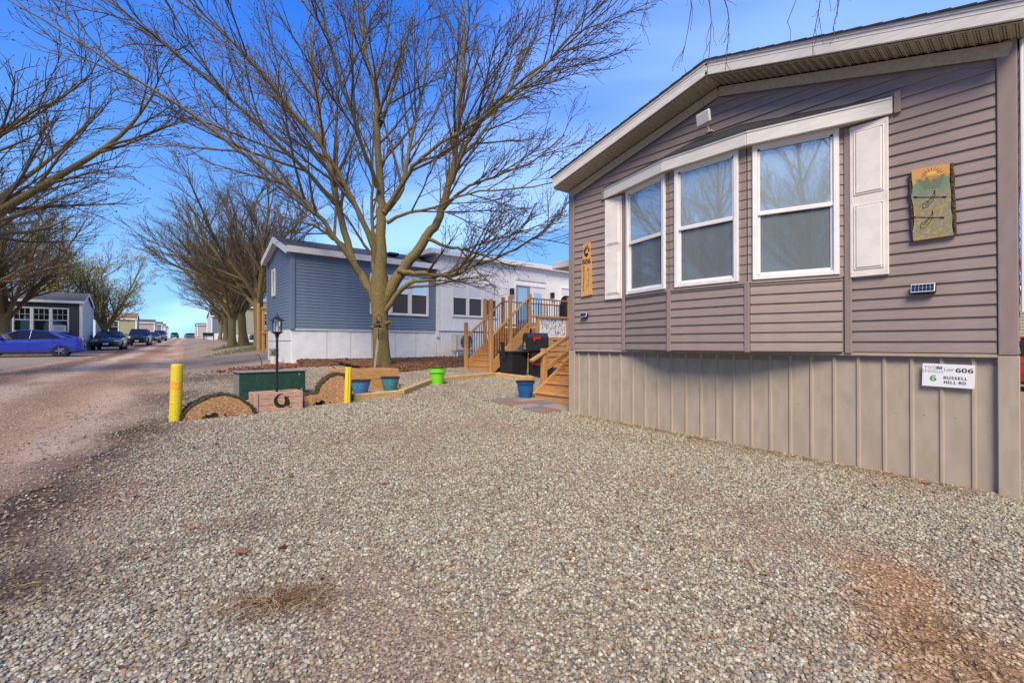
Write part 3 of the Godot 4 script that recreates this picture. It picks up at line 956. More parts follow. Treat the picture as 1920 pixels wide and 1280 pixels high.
# ---------------------------------------------------------------- the mauve home
func mauve_home() -> void:
	var h := thing("mobile_home", "mauve vinyl-sided park home with white shuttered bay window and beige ribbed skirting", "house", Vector3(5.5, 0, -2.62), -PI / 2)
	var W := 2.41 # half width
	var BX := -0.04 # the bay sits a little off the middle
	var y0 := 1.16 # top of the skirting
	var eave := 3.71
	var slope := 0.27
	var top_at := func(x: float) -> float: return eave - 0.15 + (W - absf(x)) * slope
	var D := 17.0
	var K := 0.044
	# core behind the cladding, with an opening behind the bay
	var core := MB.new()
	core.box(Vector3(-(W + 1.30) / 2, (eave + y0) / 2, -0.06), Vector3(W - 1.30, eave - y0 - 0.02, 0.1))
	core.box(Vector3((W + 1.24) / 2, (eave + y0) / 2, -0.06), Vector3(W - 1.24, eave - y0 - 0.02, 0.1))
	core.box(Vector3(0, (eave + 3.44) / 2, -0.06), Vector3(2.56, eave - 3.44 - 0.02, 0.1))
	core.prism(PackedVector2Array([Vector2(-W, eave - 0.012), Vector2(W, eave - 0.012), Vector2(0, eave + W * slope - 0.012)]), -0.11, -0.012)
	for s in [-1, 1]:
		core.box(Vector3(s * (W - 0.05), (eave + y0) / 2, -D / 2), Vector3(0.1, eave - y0 - 0.02, D - 0.24))
	core.box(Vector3(0, (eave + y0) / 2, -D), Vector3(2 * W - 0.2, eave - y0 - 0.02, 0.1))
	core.box(Vector3(0, y0 - 0.05, -D / 2), Vector3(2 * W - 0.06, 0.08, D - 0.06))
	core.box(Vector3(0, eave - 0.04, -D / 2), Vector3(2 * W - 0.06, 0.06, D - 0.3))
	part(h, "wall", core.skew(K, W), M.siding_trim)
	# living room behind the glass
	var room := MB.new()
	room.box(Vector3(-0.25, 2.4, -4.2), Vector3(2 * W - 0.75, 2.3, 0.06))
	room.box(Vector3(-0.25, y0 + 0.06, -2.15), Vector3(2 * W - 0.75, 0.04, 4.0))
	part(h, "partition", room, M.room)
	# siding on the gable end: course by course
	var course := 0.1016
	var n := 0
	var v := y0 + 0.01
	while v < eave + W * slope:
		var v1 := v + course
		# half width free under the sloping frieze
		var reach := func(y: float) -> float: return clampf(W - 0.11 - maxf(0.0, (y - (eave - 0.16)) / slope), 0.0, W - 0.11)
		var e0: float = reach.call(v)
		var e1: float = reach.call(v1)
		if e0 <= 0.06:
			break
		if v < 3.42:
			part(h, "siding_board", lap_board(-e0, BX - 1.33, -e1, BX - 1.33, v, v1), M.siding)
			part(h, "siding_board", lap_board(BX + 1.33, e0, BX + 1.33, e1, v, v1), M.siding)
		else:
			part(h, "siding_board", lap_board(-e0, e0, -e1, e1, v, v1), M.siding)
		v = v1
		n += 1
	# long sides
	for s in [-1, 1]:
		var side := MB.new()
		v = y0 + 0.01
		while v < eave - 0.05:
			lap_into(side, -D / 2, D / 2, -D / 2, D / 2, v, v + course)
			v += course
		var sd := part(h, "siding", side, M.siding, Vector3(-W, 0, -D / 2 - 0.02) if s < 0 else Vector3(W - K * D / 2, 0, -D / 2 - 0.02), Vector3(0, -PI / 2 if s < 0 else PI / 2 + K, 0))
		sd.set_meta("kind", "stuff")
	# corner posts
	for s in [-1, 1]:
		var cp := MB.new().cbox(Vector3(s * (W - 0.045), (eave + y0) / 2, -0.005), Vector3(0.115, eave - y0, 0.065), 0.006)
		part(h, "corner_post", cp, M.siding_trim)
	# bay
	var bz := 0.26
	var bp := [Vector3(BX - 1.31, 0, 0.01), Vector3(BX - 0.47, 0, bz), Vector3(BX + 0.47, 0, bz), Vector3(BX + 1.31, 0, 0.01)]
	for i in 3:
		var a: Vector3 = bp[i]
		var b: Vector3 = bp[i + 1]
		var L := a.distance_to(b)
		var turn := -atan2(b.z - a.z, b.x - a.x)
		var facet := Node3D.new()
		facet.name = "bay_facet"
		h.add_child(facet, true)
		facet.position = (a + b) * 0.5
		facet.rotation.y = turn
		var ww := 0.77
		var panel := MB.new()
		panel.box(Vector3(0, (y0 + 1.92) / 2, -0.03), Vector3(L - 0.03, 1.92 - y0, 0.05))
		for s in [-1, 1]:
			panel.box(Vector3(s * (ww / 2 + (L - ww) / 4), 2.66, -0.03), Vector3((L - ww) / 2 - 0.015, 1.48, 0.05))
		part(facet, "bay_wall", panel, M.siding_trim)
		v = y0 + 0.01
		while v < 3.38:
			var v1 := minf(v + course, 1.915) if v < 1.9 else v + course
			if v < 1.9:
				part(facet, "siding_board", lap_board(-L / 2 + 0.03, L / 2 - 0.03, -L / 2 + 0.03, L / 2 - 0.03, v, v1), M.siding)
			else:
				part(facet, "siding_board", lap_board(-L / 2 + 0.005, -ww / 2, -L / 2 + 0.005, -ww / 2, v, v1, 0.012), M.siding)
				part(facet, "siding_board", lap_board(ww / 2, L / 2 - 0.005, ww / 2, L / 2 - 0.005, v, v1, 0.012), M.siding)
			v = v1
		part(facet, "apron_trim", MB.new().cbox(Vector3(0, 1.917, 0.014), Vector3(L - 0.06, 0.03, 0.03), 0.004), M.siding_trim)
		var win := hung_window(facet, "window", Vector3(0, 1.94, -0.01), 0, ww, 1.46, {"low_pane": M.glass_plain})
		part(win, "insect_screen", MB.new().box(Vector3(0, 0.378, -0.004), Vector3(0.66, 0.62, 0.002)), M.insect_screen)
		var cur := MB.new()
		var pts := 40
		for k in pts:
			var xa := -ww / 2 + ww * k / pts
			var xb := -ww / 2 + ww * (k + 1) / pts
			if absf((xa + xb) * 0.5) < [0.13, 0.2, 0.16][i]: continue # drawn aside, the room shows between
			var za := -0.24 + 0.025 * sin(k * 1.25) + 0.01 * sin(k * 0.7)
			var zb := -0.24 + 0.025 * sin((k + 1) * 1.25) + 0.01 * sin((k + 1) * 0.7)
			cur.quad(Vector3(xa, 0.02, za), Vector3(xb, 0.02, zb), Vector3(xb, 1.42, zb), Vector3(xa, 1.42, za))
		part(win, "curtain", cur, M.curtain)
	for x in [-0.47, 0.47]:
		part(h, "bay_post", MB.new().cbox(Vector3(BX + x, (y0 + 1.93) / 2, bz + 0.004), Vector3(0.055, 1.93 - y0, 0.045), 0.005), M.siding_trim)
	for s in [-1, 1]:
		part(h, "bay_post", MB.new().cbox(Vector3(BX + s * 1.33, (y0 + 3.38) / 2, 0.018), Vector3(0.06, 3.38 - y0, 0.034), 0.005), M.siding_trim)
	# bay soffit, fascia and little roof
	var fp := [Vector3(BX - 1.66, 0, 0.035), Vector3(BX - 0.5, 0, bz + 0.09), Vector3(BX + 0.5, 0, bz + 0.09), Vector3(BX + 1.68, 0, 0.035)]
	var soff := MB.new()
	var prof := [Vector2(BX - 1.66, 0.005), Vector2(BX - 0.5, bz + 0.08), Vector2(BX + 0.5, bz + 0.08), Vector2(BX + 1.68, 0.005)]
	soff.quad(Vector3(prof[0].x, 3.392, prof[0].y), Vector3(prof[1].x, 3.392, prof[1].y), Vector3(prof[2].x, 3.392, prof[2].y), Vector3(prof[3].x, 3.392, prof[3].y))
	part(h, "bay_soffit", soff, M.soffit)
	var fas := MB.new()
	for i in 3:
		var a: Vector3 = fp[i]
		var b: Vector3 = fp[i + 1]
		fas.bar(a + Vector3.UP * 3.462, b + Vector3.UP * 3.462, 0.028, 0.155, 0.006)
		fas.bar(a + Vector3(0, 3.53, 0.012), b + Vector3(0, 3.53, 0.012), 0.02, 0.03, 0.004)
	part(h, "bay_fascia", fas, M.fascia)
	part(h, "bay_fascia_end", MB.new().cbox(Vector3(BX + 1.715, 3.48, 0.02), Vector3(0.05, 0.2, 0.05), 0.005), M.siding_trim)
	part(h, "bay_fascia_end", MB.new().cbox(Vector3(BX - 1.69, 3.47, 0.02), Vector3(0.05, 0.17, 0.05), 0.005), M.siding_trim)
	var rf := MB.new()
	var top := [Vector3(BX - 1.66, 3.55, 0.018), Vector3(BX - 0.3, 3.79, 0.018), Vector3(BX + 0.3, 3.79, 0.018), Vector3(BX + 1.68, 3.56, 0.018)]
	for i in 3:
		rf.quad(fp[i] + Vector3(0, 3.548, 0.03), fp[i + 1] + Vector3(0, 3.548, 0.03), top[i + 1], top[i])
		rf.quad(fp[i] + Vector3(0, 3.54, 0.03), fp[i + 1] + Vector3(0, 3.54, 0.03), fp[i + 1] + Vector3(0, 3.548, 0.03), fp[i] + Vector3(0, 3.548, 0.03))
	part(h, "bay_roof", rf, M.shingle)
	# shutters
	for s in [-1, 1]:
		var sh := Node3D.new()
		sh.name = "shutter"
		h.add_child(sh, true)
		sh.position = Vector3(BX + s * 1.50, 1.9, 0.02)
		part(sh, "frame", MB.new().cbox(Vector3(0, 0.735, 0.012), Vector3(0.3, 1.47, 0.024), 0.005), M.shutter)
		for q in [[0.08, 0.68], [0.80, 1.40]]:
			var cy: float = (q[0] + q[1]) / 2
			var hh: float = q[1] - q[0]
			var pn := MB.new()
			pn.cbox(Vector3(0, cy, 0.022), Vector3(0.21, hh, 0.03), 0.012)
			for e in [-1, 1]:
				pn.cbox(Vector3(e * 0.112, cy, 0.026), Vector3(0.01, hh + 0.02, 0.012), 0.004)
				pn.cbox(Vector3(0, cy + e * (hh / 2 + 0.006), 0.026), Vector3(0.234, 0.01, 0.012), 0.004)
			part(sh, "panel", pn, M.shutter)
		var sc := MB.new()
		for y in [0.04, 0.74, 1.43]:
			for e in [-1, 1]:
				sc.lathe([Vector2(0.006, 0), Vector2(0.004, 0.003), Vector2(0.0, 0.004)], 8, Vector3(e * 0.135, y, 0.024))
		part(sh, "screw", sc, M.shutter)
	# frieze under the soffit, soffit panels, rake fascia and roof
	var oh := 0.30
	var ew := W + 0.06
	for s in [-1, 1]:
		var a := Vector3(s * (W - 0.02), eave - 0.085 + 0.005, 0.02)
		var b := Vector3(0, a.y + (W - 0.02) * slope, 0.02)
		part(h, "frieze", MB.new().bar(a, b, 0.02, 0.11, 0.004), M.soffit)
		var fa0 := Vector3(s * (ew + 0.02), eave + 0.08 - 0.06 * slope, oh + 0.012)
		var fb0 := Vector3(0, fa0.y + (ew + 0.02) * slope, oh + 0.012)
		part(h, "rake_fascia", MB.new().bar(fa0 + Vector3(0, 0.0, 0), fb0, 0.025, 0.16, 0.005), M.fascia)
		var strip := MB.new()
		strip.bar(fa0 + Vector3(0, 0.066, 0.016), fb0 + Vector3(0, 0.066, 0.016), 0.012, 0.035, 0.003)
		strip.bar(fa0 + Vector3(0, 0.015, 0.013), fb0 + Vector3(0, 0.015, 0.013), 0.006, 0.008, 0.002)
		part(h, "drip_edge", strip, M.fascia)
		# soffit panels across the overhang
		var count := 17
		for k in count:
			var xa = s * ew * k / count
			var xb = s * ew * (k + 0.99) / count
			var ya := eave + (W - absf(xa)) * slope - 0.004
			var yb := eave + (W - absf(xb)) * slope - 0.004
			var sp := MB.new()
			var q := [Vector3(xa, ya, 0.0), Vector3(xb, yb, 0.0), Vector3(xb, yb, oh), Vector3(xa, ya, oh)]
			if s > 0: sp.quad(q[0], q[1], q[2], q[3])
			else: sp.quad(q[3], q[2], q[1], q[0])
			var rib = (q[1] + q[2]) * 0.5
			sp.box(Vector3(rib.x + s * 0.004, rib.y - 0.006, rib.z), Vector3(0.012, 0.014, oh))
			rib = (q[0].lerp(q[1], 0.5) + q[3].lerp(q[2], 0.5)) * 0.5
			sp.box(Vector3(rib.x, rib.y - 0.003, rib.z), Vector3(0.01, 0.008, oh))
			var pn := part(h, "soffit_panel", sp, M.soffit)
			if s > 0: # vented panels on this slope
				var holes := MB.new()
				for r in 7:
					for t in [0.2, 0.32, 0.68, 0.8]:
						var c: Vector3 = q[0].lerp(q[1], t) + Vector3(0, -0.003, 0.03 + r * 0.038)
						holes.box(c, Vector3(0.006, 0.003, 0.02))
				part(pn, "vent_slots", holes, M.perforation)
		# roof slope: stepped shingle courses
		var roof := MB.new()
		var rows := 17
		for k in rows:
			var x0 := (ew + 0.05) * (1.0 - float(k) / rows)
			var x1 := (ew + 0.05) * (1.0 - float(k + 1) / rows)
			var ya := eave + 0.175 + (W - x0) * slope
			var yb := eave + 0.175 + (W - x1) * slope
			var f := [Vector3(s * x0, ya + 0.01, oh + 0.05), Vector3(s * x1, yb + 0.002, oh + 0.05), Vector3(s * x1, yb + 0.002, -D - 0.2), Vector3(s * x0, ya + 0.01, -D - 0.2)]
			if s > 0: roof.quad(f[0], f[3], f[2], f[1])
			else: roof.quad(f[0], f[1], f[2], f[3])
			var u := [f[0], f[3], f[3] - Vector3(0, 0.012, 0), f[0] - Vector3(0, 0.012, 0)]
			if s > 0: roof.quad(u[3], u[2], u[1], u[0])
			else: roof.quad(u[0], u[1], u[2], u[3])
			var g := [f[0], f[1], f[1] - Vector3(0, 0.015, 0), f[0] - Vector3(0, 0.02, 0)]
			if s > 0: roof.quad(g[3], g[0], g[1], g[2])
			else: roof.quad(g[0], g[3], g[2], g[1])
		part(h, "roof", roof.skew(K, W), M.shingle)
		# eave box along the long side
		part(h, "eave_fascia", MB.new().cbox(Vector3(s * (ew + 0.012), eave + 0.07, -D / 2 + oh / 2), Vector3(0.03, 0.17, D + oh), 0.005).skew(K, W), M.fascia)
	part(h, "downspout", MB.new().cbox(Vector3(W + 0.036, 2.6, -0.02), Vector3(0.022, 2.2, 0.03), 0.006), M.white)
	part(h, "porch_fascia", MB.new().cbox(Vector3(-W - 0.36, 2.62, -1.4), Vector3(0.7, 0.12, 2.2), 0.01), M.fascia)
	# skirting
	var mod := 0.2
	var pcount := int(round((2 * W - 0.2) / mod))
	mod = (2 * W - 0.2) / pcount
	var base_at := func(x: float) -> float: return gy(5.5, -2.62 + x) - 0.02
	for k in pcount:
		var xa := -W + 0.1 + k * mod
		var xb := xa + mod
		var pr := [[0.0, 0.0], [0.16, 0.0], [0.21, 0.014], [0.3, 0.014], [0.35, 0.0], [1.0, 0.0]]
		var sk := MB.new()
		for i in 5:
			var ua := lerpf(xa, xb, pr[i][0])
			var ub := lerpf(xa, xb, pr[i + 1][0])
			sk.quad(Vector3(ua, base_at.call(ua), pr[i][1]), Vector3(ub, base_at.call(ub), pr[i + 1][1]), Vector3(ub, y0 - 0.03, pr[i + 1][1]), Vector3(ua, y0 - 0.03, pr[i][1]))
		var pn := part(h, "skirting_panel", sk, M.skirt, Vector3(0, 0, -0.03))
		var nails := MB.new()
		for yy in [0.62, 1.07]:
			nails.box(Vector3(lerpf(xa, xb, 0.7), yy, 0.002), Vector3(0.014, 0.008, 0.004))
		part(pn, "screw", nails, M.soffit)
	part(h, "skirting_cap", MB.new().cbox(Vector3(0, y0 - 0.008, 0.0), Vector3(2 * W - 0.17, 0.03, 0.035), 0.004), M.skirt)
	for s in [-1, 1]:
		var gb := gy(5.5, -2.62 + s * W) - 0.02
		part(h, "skirting_corner", MB.new().cbox(Vector3(s * (W - 0.045), (gb + y0) / 2 - 0.002, -0.008), Vector3(0.125, y0 - gb - 0.004, 0.06), 0.006), M.skirt)
		var lng := MB.new()
		lng.box(Vector3(s * (W - 0.02), 0.5, -D / 2 - 0.05), Vector3(0.03, 1.3, D - 0.1))
		part(h, "skirting", lng.skew(K, W), M.skirt)

func wall_items() -> void:
	var q := func(z: float, y: float, out := 0.0) -> Vector3: return Vector3(5.5 - out, y, z) # on the gable wall
	# flat panel antenna
	var an := thing("panel_antenna", "cream flat panel antenna on a bracket above the bay roof, wire running up", "antenna", q.call(-2.72, 3.83, 0.03), -PI / 2)
	part(an, "panel", MB.new().cbox(Vector3(0, 0.11, 0.16), Vector3(0.2, 0.15, 0.035), 0.012, Basis.from_euler(Vector3(0.15, -0.25, 0))), M.cream)
	part(an, "bracket", MB.new().rod(Vector3(0.02, -0.02, 0.06), Vector3(0.02, 0.07, 0.15), 0.012).cbox(Vector3(0.02, -0.03, 0.05), Vector3(0.09, 0.02, 0.07), 0.006), M.cream)
	part(an, "wire", MB.new().tube(smooth_line([Vector3(-0.03, 0.08, 0.15), Vector3(-0.08, 0.12, 0.05), Vector3(-0.05, 0.3, 0.05), Vector3(-0.07, 0.44, 0.1), Vector3(-0.12, 0.54, 0.24), Vector3(-0.14, 0.7, 0.34)], 4), taper(21, 0.003, 0.003), 5), M.black)
	# number plank
	var np := thing("house_number_plank", "narrow orange wooden plank carved with 606 beside the shutter", "sign", q.call(-4.66, 1.98, 0.018), -PI / 2)
	part(np, "board", MB.new().prism(PackedVector2Array([Vector2(-0.115, 0.0), Vector2(0.1, 0.02), Vector2(0.09, 0.5), Vector2(0.07, 0.62), Vector2(0.07, 0.82), Vector2(-0.07, 0.81), Vector2(-0.075, 0.64), Vector2(-0.1, 0.5)]), 0, 0.022), M.sign_wood)
	var em := MB.new()
	for k in 5: # carved conifers over a round mound
		var x: float = [-0.045, -0.018, 0.012, 0.045, -0.03][k]
		var y: float = [0.7, 0.73, 0.75, 0.71, 0.66][k]
		em.prism(PackedVector2Array([Vector2(x - 0.016, y - 0.03), Vector2(x + 0.016, y - 0.03), Vector2(x + 0.004, y + 0.04), Vector2(x - 0.004, y + 0.04)]), 0.021, 0.0235)
	em.prism(PackedVector2Array([Vector2(-0.035, 0.625), Vector2(0.0, 0.6), Vector2(0.035, 0.625), Vector2(0.03, 0.66), Vector2(-0.03, 0.66)]), 0.021, 0.0235)
	part(np, "carving", em, M.carved)
	part(np, "lettering", text_mesh("606", 0.075, "Droid Sans", 0.004, 700), M.carved, Vector3(0.0, 0.53, 0.023))
	var cols := ["RUSSELL", "HILL"]
	for c in 2:
		for i in cols[c].length():
			part(np, "lettering", text_mesh(cols[c][i], 0.038, "Droid Serif", 0.004), M.carved, Vector3([-0.055, 0.04][c], 0.45 - c * 0.05 - i * (0.058 if c == 0 else 0.078), 0.023), Vector3(0, 0, -0.25))
	# solar lamps
	for s in [[-4.7, 1.69, 0.12, 0.075, "small solar wall lamp under the carved number plank"], [-0.77, 1.74, 0.17, 0.085, "wide solar wall lamp below the painted wooden plank"]]:
		var so := thing("solar_lamp", s[4], "lamp", q.call(s[0], s[1], 0.012), -PI / 2, "solar lamps on the mauve siding")
		var t := Basis.from_euler(Vector3(-0.35, 0, 0))
		part(so, "housing", MB.new().cbox(Vector3(0, 0, 0.03), Vector3(s[2], s[3], 0.05), 0.008, t), M.black)
		part(so, "rim", MB.new().cbox(t * Vector3(0, 0.0, 0.024) + Vector3(0, 0, 0.03), Vector3(s[2] * 0.96, s[3] * 0.94, 0.008), 0.003, t), M.sign_white)
		for k in 2:
			for j in 6:
				part(so, "solar_cell", MB.new().box(t * Vector3(s[2] * (-0.375 + 0.15 * j), s[3] * (-0.2 + 0.4 * k), 0.029) + Vector3(0, 0, 0.03), Vector3(s[2] * 0.135, s[3] * 0.36, 0.003), t), M.solar)
	# painted plank
	var pp := thing("painted_plank", "live-edge wooden plank painted with a sun, waves and two kayak paddlers", "wall art", q.call(-0.71, 2.49, 0.018), -PI / 2)
	pp.rotation.z = 0.03
	var face := PackedVector2Array()
	rng.seed = 4
	for k in 9: face.append(Vector2(0.125 + rng.randf_range(-0.008, 0.008), -0.31 + 0.62 * k / 8))
	for k in 9: face.append(Vector2(-0.128 + rng.randf_range(-0.008, 0.008), 0.33 - 0.64 * k / 8))
	part(pp, "board", MB.new().prism(face, 0, 0.035), M.painted_wood)
	var bark := MB.new()
	for s in [-1, 1]:
		var line := PackedVector3Array()
		var rr := PackedFloat32Array()
		for k in 13:
			line.append(Vector3(s * 0.136 + rng.randf_range(-0.004, 0.004), -0.31 + 0.62 * k / 12, 0.016))
			rr.append(rng.randf_range(0.011, 0.019))
		bark.tube(line, rr, 7)
	part(pp, "bark_edge", bark, M.log_bark)
	var z := 0.037
	var sunp := MB.new()
	var disc := PackedVector2Array()
	for k in 13: disc.append(Vector2(0.01 + 0.032 * cos(PI * k / 12), 0.245 + 0.03 * sin(PI * k / 12)))
	sunp.prism(disc, 0.034, z)
	part(pp, "sun", sunp, M.orange_tape if false else mat(Color(0.75, 0.5, 0.06), 0.6))
	var ink := MB.new()
	for k in 9:
		var a := PI * (k + 0.5) / 9
		ink.bar(Vector3(0.01 + 0.042 * cos(a), 0.245 + 0.042 * sin(a), 0.0355), Vector3(0.01 + 0.075 * cos(a), 0.245 + 0.062 * sin(a), 0.0355), 0.003, 0.003, 0.0005)
	for k in 7:
		var yy := 0.23 - k * 0.016
		ink.tube(smooth_line([Vector3(-0.1 + 0.01 * k, yy, 0.0355), Vector3(-0.04, yy + 0.006, 0.0355), Vector3(0.03, yy - 0.005, 0.0355), Vector3(0.1 - 0.006 * k, yy + 0.003, 0.0355)], 3), taper(10, 0.0012, 0.0012), 4)
	for b in [[-0.01, 0.055], [-0.03, -0.12]]: # a kayak, a torso and a slanting paddle
		var o := Vector2(b[0], b[1])
		ink.bar(Vector3(o.x - 0.085, o.y + 0.022, z), Vector3(o.x + 0.09, o.y - 0.024, z), 0.004, 0.005, 0.001)
		for e in [-1, 1]:
			ink.bar(Vector3(o.x + e * 0.082, o.y - e * 0.021, z), Vector3(o.x + e * 0.108, o.y - e * 0.029, z), 0.004, 0.014, 0.001)
		ink.tube(smooth_line([Vector3(o.x - 0.045, o.y - 0.09, z), Vector3(o.x - 0.045, o.y - 0.05, z), Vector3(o.x + 0.0, o.y - 0.02, z), Vector3(o.x + 0.028, o.y + 0.02, z), Vector3(o.x + 0.034, o.y + 0.055, z)], 3), taper(13, 0.002, 0.002), 4)
		ink.tube(smooth_line([Vector3(o.x - 0.045, o.y - 0.09, z), Vector3(o.x - 0.01, o.y - 0.075, z), Vector3(o.x + 0.02, o.y - 0.035, z), Vector3(o.x + 0.036, o.y + 0.01, z), Vector3(o.x + 0.034, o.y + 0.055, z)], 3), taper(13, 0.002, 0.002), 4)
		for e in 3:
			ink.bar(Vector3(o.x - 0.035 + e * 0.016, o.y - 0.06 + e * 0.02, z), Vector3(o.x - 0.01 + e * 0.014, o.y - 0.055 + e * 0.02, z), 0.003, 0.003, 0.0005)
	part(pp, "drawing", ink, M.carved)
	# lot sign
	var ls := thing("lot_sign", "white lot sign on the skirting reading Lot 606, 6 RUSSELL HILL RD", "sign", q.call(-0.617, 0.975, 0.0), -PI / 2)
	ls.rotation.z = -0.025
	part(ls, "board", MB.new().cbox(Vector3(0, 0, 0.005), Vector3(0.335, 0.2, 0.01), 0.002), M.sign_white)
	part(ls, "lettering", text_mesh("TWIN", 0.024, "Droid Serif", 0.001), M.print_grey, Vector3(-0.108, 0.067, 0.0105))
	part(ls, "lettering", text_mesh("SPRINGS", 0.024, "Droid Serif", 0.001), M.print_grey, Vector3(-0.098, 0.033, 0.0105))
	var lg := MB.new()
	for k in 4:
		var x := -0.072 + k * 0.0105
		var hh: float = [0.018, 0.027, 0.02, 0.024][k]
		lg.prism(PackedVector2Array([Vector2(x - 0.006, 0.056), Vector2(x + 0.004, 0.056), Vector2(x + 0.003, 0.056 + hh), Vector2(x, 0.06 + hh), Vector2(x - 0.003, 0.056 + hh * 0.8)]), 0.0098, 0.0108)
	part(ls, "logo", lg, M.print_black)
	part(ls, "lettering", text_mesh("Lot#", 0.021, "Droid Serif", 0.001), M.print_black, Vector3(0.005, 0.052, 0.0105))
	var six := part(ls, "lettering", text_mesh("606", 0.037, "Droid Sans", 0.001, 600), M.print_black, Vector3(0.104, 0.05, 0.0105))
	six.scale = Vector3(1.35, 1, 1)
	part(ls, "lettering", text_mesh("6", 0.05, "Droid Sans", 0.001, 800), M.print_green, Vector3(-0.094, -0.028, 0.0105)).scale = Vector3(1.25, 1, 1)
	part(ls, "lettering", text_mesh("RUSSELL", 0.025, "Droid Sans", 0.001, 700), M.print_black, Vector3(0.048, -0.018, 0.0105)).scale = Vector3(1.1, 1, 1)
	part(ls, "lettering", text_mesh("HILL RD", 0.025, "Droid Sans", 0.001, 700), M.print_black, Vector3(0.046, -0.057, 0.0105)).scale = Vector3(1.1, 1, 1)

# ---------------------------------------------------------------- neighbouring homes
func lap_wall(w: float, y0: float, y1: float, course: float, gable := 0.0) -> MB: # one lapped wall, origin at its bottom centre, facing +z
	var mb := MB.new()
	var v := y0
	while v < y1 + gable - 0.02:
		var t := v + course
		var e0 := w / 2
		var e1 := w / 2
		if v > y1:
			e0 = w / 2 * (1.0 - (v - y1) / gable)
		if t > y1 and gable > 0.0:
			e1 = w / 2 * maxf(0.0, 1.0 - (t - y1) / gable)
		elif t > y1:
			t = y1
		lap_into(mb, -e0, e0, -e1, e1, v, t, 0.018)
		v = t
	return mb

# a plain home: long side faces +z (towards local x+ is its end gable); x from -len to 0
func park_home(called: String, label: String, at: Vector3, turn: float, len: float, wid: float, wall_h: float, skirt_h: float, pitch: float, o: Dictionary) -> Node3D:
	var h := thing(called, label, "house", at, turn, o.get("group", ""))
	var wm: Material = o.wall
	var em: Material = o.get("end", wm)
	var rm: Material = o.get("roof", M.shingle)
	var tm: Material = o.get("trim", M.white)
	var sm: Material = o.get("skirt", M.pale_panel)
	var y0 := skirt_h
	var y1 := skirt_h + wall_h
	var course: float = o.get("course", 0.115)
	part(h, "siding", lap_wall(len - 0.16, y0, y1, course), wm, Vector3(-len / 2, 0, 0)).set_meta("kind", "stuff")
	part(h, "siding", lap_wall(wid - 0.16, y0, y1, course, pitch * wid / 2), em, Vector3(0, 0, -wid / 2), Vector3(0, PI / 2, 0)).set_meta("kind", "stuff")
	part(h, "siding", lap_wall(wid - 0.16, y0, y1, course, pitch * wid / 2), em, Vector3(-len, 0, -wid / 2), Vector3(0, -PI / 2, 0)).set_meta("kind", "stuff")
	part(h, "siding", lap_wall(len - 0.16, y0, y1, course), wm, Vector3(-len / 2, 0, -wid), Vector3(0, PI, 0)).set_meta("kind", "stuff")
	part(h, "skirting", MB.new().box(Vector3(-len / 2, skirt_h / 2 - 0.2, -wid / 2), Vector3(len - 0.04, skirt_h + 0.38, wid - 0.04)), sm)
	for x in [0.0, -len]:
		for z in [0.0, -wid]:
			part(h, "corner_post", MB.new().cbox(Vector3(x, (y0 + y1) / 2, z), Vector3(0.17, y1 - y0, 0.17), 0.01), o.get("post", tm))
	var oh: float = o.get("eave", 0.18)
	var ridge := y1 + pitch * wid / 2
	var roof := MB.new()
	var lx := -len - 0.15
	var hx := 0.15
	for s in [0, 1]:
		var ze := oh if s == 0 else -wid - oh
		var ye := y1 - pitch * oh + 0.1
		var a := Vector3(lx, ye, ze)
		var b := Vector3(hx, ye, ze)
		var c := Vector3(hx, ridge + 0.1, -wid / 2)
		var d := Vector3(lx, ridge + 0.1, -wid / 2)
		if s == 0: roof.quad(a, b, c, d)
		else: roof.quad(b, a, d, c)
	part(h, "roof", roof, rm)
	for z in [oh, -wid - oh]:
		part(h, "eave_fascia", MB.new().cbox(Vector3(-len / 2, y1 + 0.02, z), Vector3(len + 0.3, 0.17, 0.03), 0.005), tm)
	for x in [0.14, -len - 0.14]:
		for s in [0, 1]:
			var a := Vector3(x, y1 + 0.01 - pitch * oh, oh if s == 0 else -wid - oh)
			part(h, "rake_fascia", MB.new().bar(a, Vector3(x, ridge + 0.01, -wid / 2), 0.03, 0.17, 0.005), tm)
	# closed body so that no light passes
	part(h, "wall", MB.new().box(Vector3(-len / 2, (y0 + y1) / 2, -wid / 2), Vector3(len - 0.03, y1 - y0 - 0.01, wid - 0.03)), wm)
	var gab := MB.new()
	for x in [-0.012, -len + 0.012]:
		gab.tri(Vector3(x, y1, -0.02), Vector3(x, y1, -wid + 0.02), Vector3(x, ridge, -wid / 2))
	part(h, "gable", gab, em)
	for w in o.get("windows", []): # [x, y, w, h, bars] on the long side
		hung_window(h, "window", Vector3(w[0], w[1], 0.012), 0, w[2], w[3], {"pane": o.get("pane", M.dark_glass), "low_pane": M.dark_glass, "frame": 0.07, "bars": w[4]} if w[4] > 0 else {"pane": o.get("pane", M.dark_glass), "low_pane": M.dark_glass, "frame": 0.07})
	for w in o.get("end_windows", []): # [z, y, w, h]
		hung_window(h, "window", Vector3(0.012, w[1], w[0]), PI / 2, w[2], w[3], {"pane": M.dark_glass, "low_pane": M.dark_glass, "frame": 0.06})
	return h

